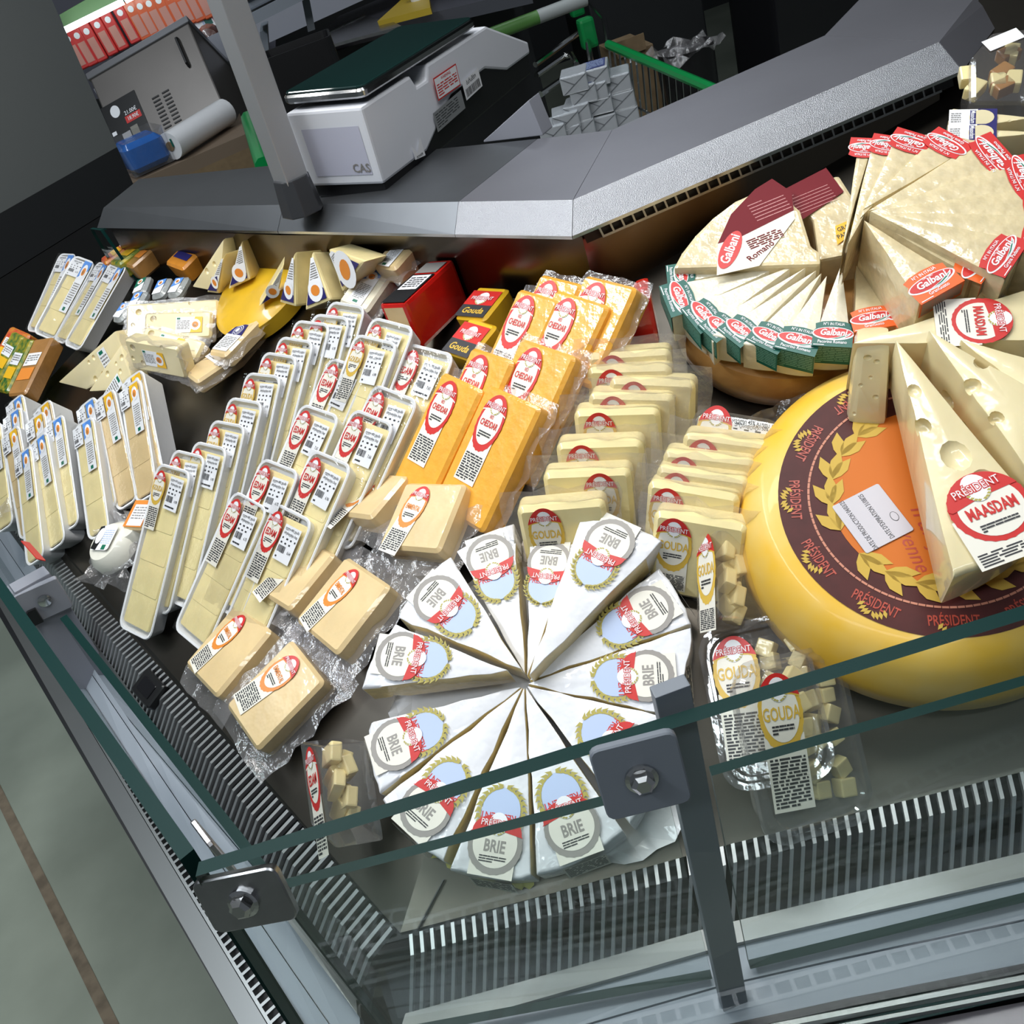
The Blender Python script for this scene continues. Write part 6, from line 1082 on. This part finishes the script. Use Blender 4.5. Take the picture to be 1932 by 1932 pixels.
for i, p in enumerate(D['fr_packs']):
    pk = thing('meat_pack', '%s red and orange meat pack from the near end of the far chiller row' % ORD[i], 'meat pack', frame(V(p), fd, fy, fz), 'meat packs in the far chiller')
    mb = MB(); mb.slab(.055, .17, .03, .008, .004); build('pack', mb, [red if i < 6 else mat('pack_orange', (.65, .10, .02), .35, coat=.5)], pk); mb = MB(); mb.rect(-.018, -.07, .018, .02, .001, 0); mb.flat(ell(.014, .014, 14, 0, .05), .001, 1); build('label', mb, [mat('meat_pink', (.55, .25, .20), .5), white], pk)
for i, p in enumerate(D['fr_packs2']):
    pk = thing('meat_pack', '%s pale blue and pink pack in the far chiller by the post' % ORD[i], 'meat pack', frame(V(p), fd, fy, fz), 'pale packs in the far chiller')
    mb = MB(); mb.slab(.06, .075, .03, .006, .003); build('pack', mb, [(pblue, white, mat('meat_pink', (.55, .25, .20), .5))[i % 3]], pk); mb = MB(); mb.rect(-.018, -.02, .018, .02, .001, 0); build('label', mb, [(white, teal, red)[i % 3]], pk)
p = V(D['fr_brown'][0]); pk = thing('meat_pack', 'brown bag of smoked sausage on the chiller ledge', 'meat pack', frame(p, fd, fy, fz)); mb = MB(); mb.lathe([(0, -.06), (.05, -.05), (.062, 0), (.04, .05), (0, .06)], 14); build('bag', mb, mat('sausage', (.12, .05, .04), .3, coat=.8, bump=.6, bscale=30), pk, smooth=True)
# shelf with brackets
a, b = [V(p) for p in D['sh_board']]; d_ = (b-a).normalized(); th = thing('wall_shelf', 'grey metal shelf with triangular brackets behind the post', 'shelf')
mb = MB(); bar_between(mb, a + d_*.02, b + d_*.6, .03, .25, (0, -1, .05)); build('board', mb, greym, th)
for k in (0, 2):
    u, v_ = V(D['sh_br'][k]), V(D['sh_br'][k+1]); mb = MB(); w_ = Vector((.012, 0, 0)); P = [u, v_, u + Vector((0, .22, 0))]; mb.add([x - w_ for x in P] + [x + w_ for x in P], [(0,1,2),(5,4,3),(0,3,4,1),(1,4,5,2),(2,5,3,0)]); build('bracket', mb, greym, th)
u = V(D['sh_box'][0]); bx_ = thing('printer', 'dark grey label printer standing on the metal shelf', 'printer', frame(u + Vector((.08, 0, .06)), d_, Vector((0,1,0)), d_.cross(Vector((0,1,0))).normalized()))
mb = MB(); mb.box((0, 0, 0), (.20, .16, .09)); build('body', mb, greym, bx_, bevel=.006); mb = MB(); mb.box((0, -.085, -.01), (.16, .01, .02)); build('paper_slot', mb, black, bx_)
p = [V(q) for q in D['sh_tray']]; th = thing('storage_crate', 'tall dark plastic crate stack below the metal shelf', 'crate'); c = sum(p, Vector())/4; zt = c.z + .05
mb = MB(); mb.loft([[(c.x + X, c.y + Y, z) for X, Y in rr(.20*s, .16*s, .02)] for z, s in ((.01, .92), (zt, 1), (zt, .94), (zt - .08, .87))], 0, True, True); build('crate', mb, black, th)
# steel table with yellow foam wedge
p = [V(q) for q in D['steel2']]; th = thing('steel_table', 'stainless work table behind the scale', 'table'); poly_obj('table_top', p, mat('table_steel', (.22, .22, .26), .3, .8), th, down=.05); c = sum(p, Vector())/len(p); mb = MB(); mb.box((c.x, c.y + .1, .5), (.9, .6, 1.0)); build('cabinet', mb, dark, th)
p = [V(q) for q in D['steel']]; th = thing('steel_tray', 'shiny stainless tray on the work table behind the scale platter', 'tray'); poly_obj('tray', [q + Vector((0,0,.012)) for q in p], steel, th, down=.012)
mb = MB(); mb.tube([p[0] + Vector((0,0,.014)), p[1] + Vector((0,0,.014))], .006, 0, 6); build('rim', mb, chrome, th)
p = [V(q) for q in D['yel']]; th = thing('yellow_cutting_board', 'yellow cutting board lying on the steel work table', 'cutting board'); poly_obj('board', p, mat('board_yellow', (.52, .36, .03), .5), th, down=.025)
mb = MB(); mb.lathe([(0, 0), (.04, 0), (.045, .08), (.03, .10), (0, .10)], 16); build('white_pot', mb, white, th, T(*(sum(p, Vector())/4 + Vector((.05, .05, 0)))), smooth=True)
# trolley
th = thing('shopping_trolley', 'wire shopping trolley with green trim behind the worktop', 'trolley')
a, b = [V(p) for p in D['c_rail']]; mb = MB(); mb.tube([a, b - (b-a)*-.25], .013, 0, 8); build('green_rail', mb, cartg, th, smooth=True)
for k in range(19):
    c = a.lerp(b, k/16); mb = MB(); mb.tube([c, c + Vector((-.04, 0, -.40))], .0032, 0, 5); build('wire', mb, chrome, th)
mb = MB()
for z in (-.14, -.28): mb.tube([a + Vector((-.04*(-z/.4), 0, z)), b + (b-a)*.25 + Vector((-.04*(-z/.4), 0, z))], .004, 0, 5)
build('side_rod', mb, chrome, th)
h_ = [V(p) for p in D['c_handle']]; mb = MB(); mb.tube([h_[0], h_[1]], .022, 0, 12); build('green_grip', mb, mat('grip_green', (.10, .26, .06), .4), th, smooth=True); mb = MB(); mb.tube([h_[1], h_[2]], .0222, 0, 12); build('white_grip', mb, mat('grip_white', (.42, .45, .45), .4), th, smooth=True)
for q in D['c_tubes']: mb = MB(); mb.tube([V(p) for p in q], .009, 0, 8); build('frame_tube', mb, chrome, th, smooth=True)
for p in D['c_clip']: mb = MB(); mb.box((0, 0, 0), (.05, .05, .09)); build('green_clip', mb, cartg, th, T(*p), bevel=.01)
mb = MB(); mb.box((.60, 2.75, .70), (.36, .9, .01)); build('basket_floor', mb, chrome, th)
mb = MB(); mb.box((.60, 2.75, .35), (.30, .8, .02)); build('lower_frame', mb, chrome, th)
for x_, y_ in ((.46, 2.4), (.74, 2.4), (.46, 3.1), (.74, 3.1)): mb = MB(); mb.tube([(x_, y_, .70), (x_, y_, .10)], .01, 0, 6); mb.lathe([(0, -.012), (.05, -.012), (.05, .012), (0, .012)], 16, 0, T(x_, y_, .05) @ RY(90)); build('leg', mb, chrome, th)
p = [V(q) for q in D['c_green2']]; th = thing('shopping_trolley', 'green trolley handle end peeping out beside the aluminium post', 'trolley'); mb = MB(); mb.tube(p + [p[1] + (p[1]-p[0])*.4], .03, 0, 10); build('green_grip', mb, cartg, th, smooth=True); mb = MB(); mb.tube([p[1], p[1] + Vector((.03, -.05, -.12)), Vector((p[1].x + .03, p[1].y - .05, .01))], .008, 0, 6); build('frame_tube', mb, chrome, th)
BUT = ['top', 'second', 'third', 'fourth', 'fifth', 'sixth', 'seventh', 'eighth', 'ninth', 'tenth', 'eleventh', 'twelfth', 'thirteenth', 'lowest']
for i, p in enumerate(D['butter']):
    k = thing('butter_pack', '%s silver foil pack counted down the stack in the trolley' % BUT[i], 'foil pack', T(*p) @ RZ(-18 + random.uniform(-6, 6)), 'silver foil packs in the trolley')
    mb = MB(); mb.box((0, 0, 0), (.075, .10, .048)); build('foil_wrap', mb, foil, k, bevel=.004)
    mb = MB(); mb.add([(-.036, -.0515, -.022), (.036, -.0515, .022), (.036, -.0515, .020), (-.034, -.0515, -.023)], [(0,1,2,3)]); mb.add([(-.036, -.0515, .022), (0, -.0515, -.002), (.002, -.0515, 0), (-.034, -.0515, .023)], [(0,1,2,3)]); build('foil_fold', mb, mat('fold_dark', (.28, .30, .33), .4, .6), k)
    if i in (1, 2, 3): mb = MB(); mb.rect(-.03, -.045, .03, .045, .0248, 0); mb.lines(-.026, .04, .026, -.04, 9, 1, .025, .4, i); build('label', mb, [mat('butter_blue', (.06, .08, .22), .4), pblue], k)
a, b = [V(p) for p in D['carton']]; th = thing('cardboard_carton', 'brown cardboard carton standing behind the trolley', 'carton'); mb = MB(); mb.box((a.x, a.y, a.z - .45), (.12, .25, 1.1)); build('box', mb, card, th, bevel=.003); mb = MB(); mb.box((a.x - .02, a.y - .14, a.z + .12), (.10, .004, .05)); build('flap', mb, card, th)
p = V(D['bucket'][0]); th = thing('plastic_bucket', 'clear plastic sack in a bucket behind the worktop', 'bucket'); mb = MB(); mb.loft([[(p.x + .09*s*math.cos(t), p.y + .09*s*math.sin(t), z) for t in [2*math.pi*k/20 for k in range(20)]] for z, s in ((0.02, .8), (p.z + .06, 1))], 0, True, False); build('bucket', mb, black, th, smooth=True); mb = MB(); mb.sheet(.2, .2, 8, 8, 0, .02, 0, 3); build('sack', mb, bag_m, th, T(p.x, p.y, p.z + .05))
th = thing('dark_cabinet', 'black equipment cabinet in the unlit staff area', 'cabinet')
for k, (x, y, w_, d_, h_) in enumerate(((1.3, 4.6, .5, .5, 1.3), (1.9, 4.2, .4, .5, 1.5), (2.5, 4.6, .6, .5, 1.2))):
    mb = MB(); mb.box((x, y, h_/2), (w_, d_, h_)); build('carcass', mb, (dark, darkgloss, mat('cab_grey', (.03, .035, .04), .4))[k], th, bevel=.008)
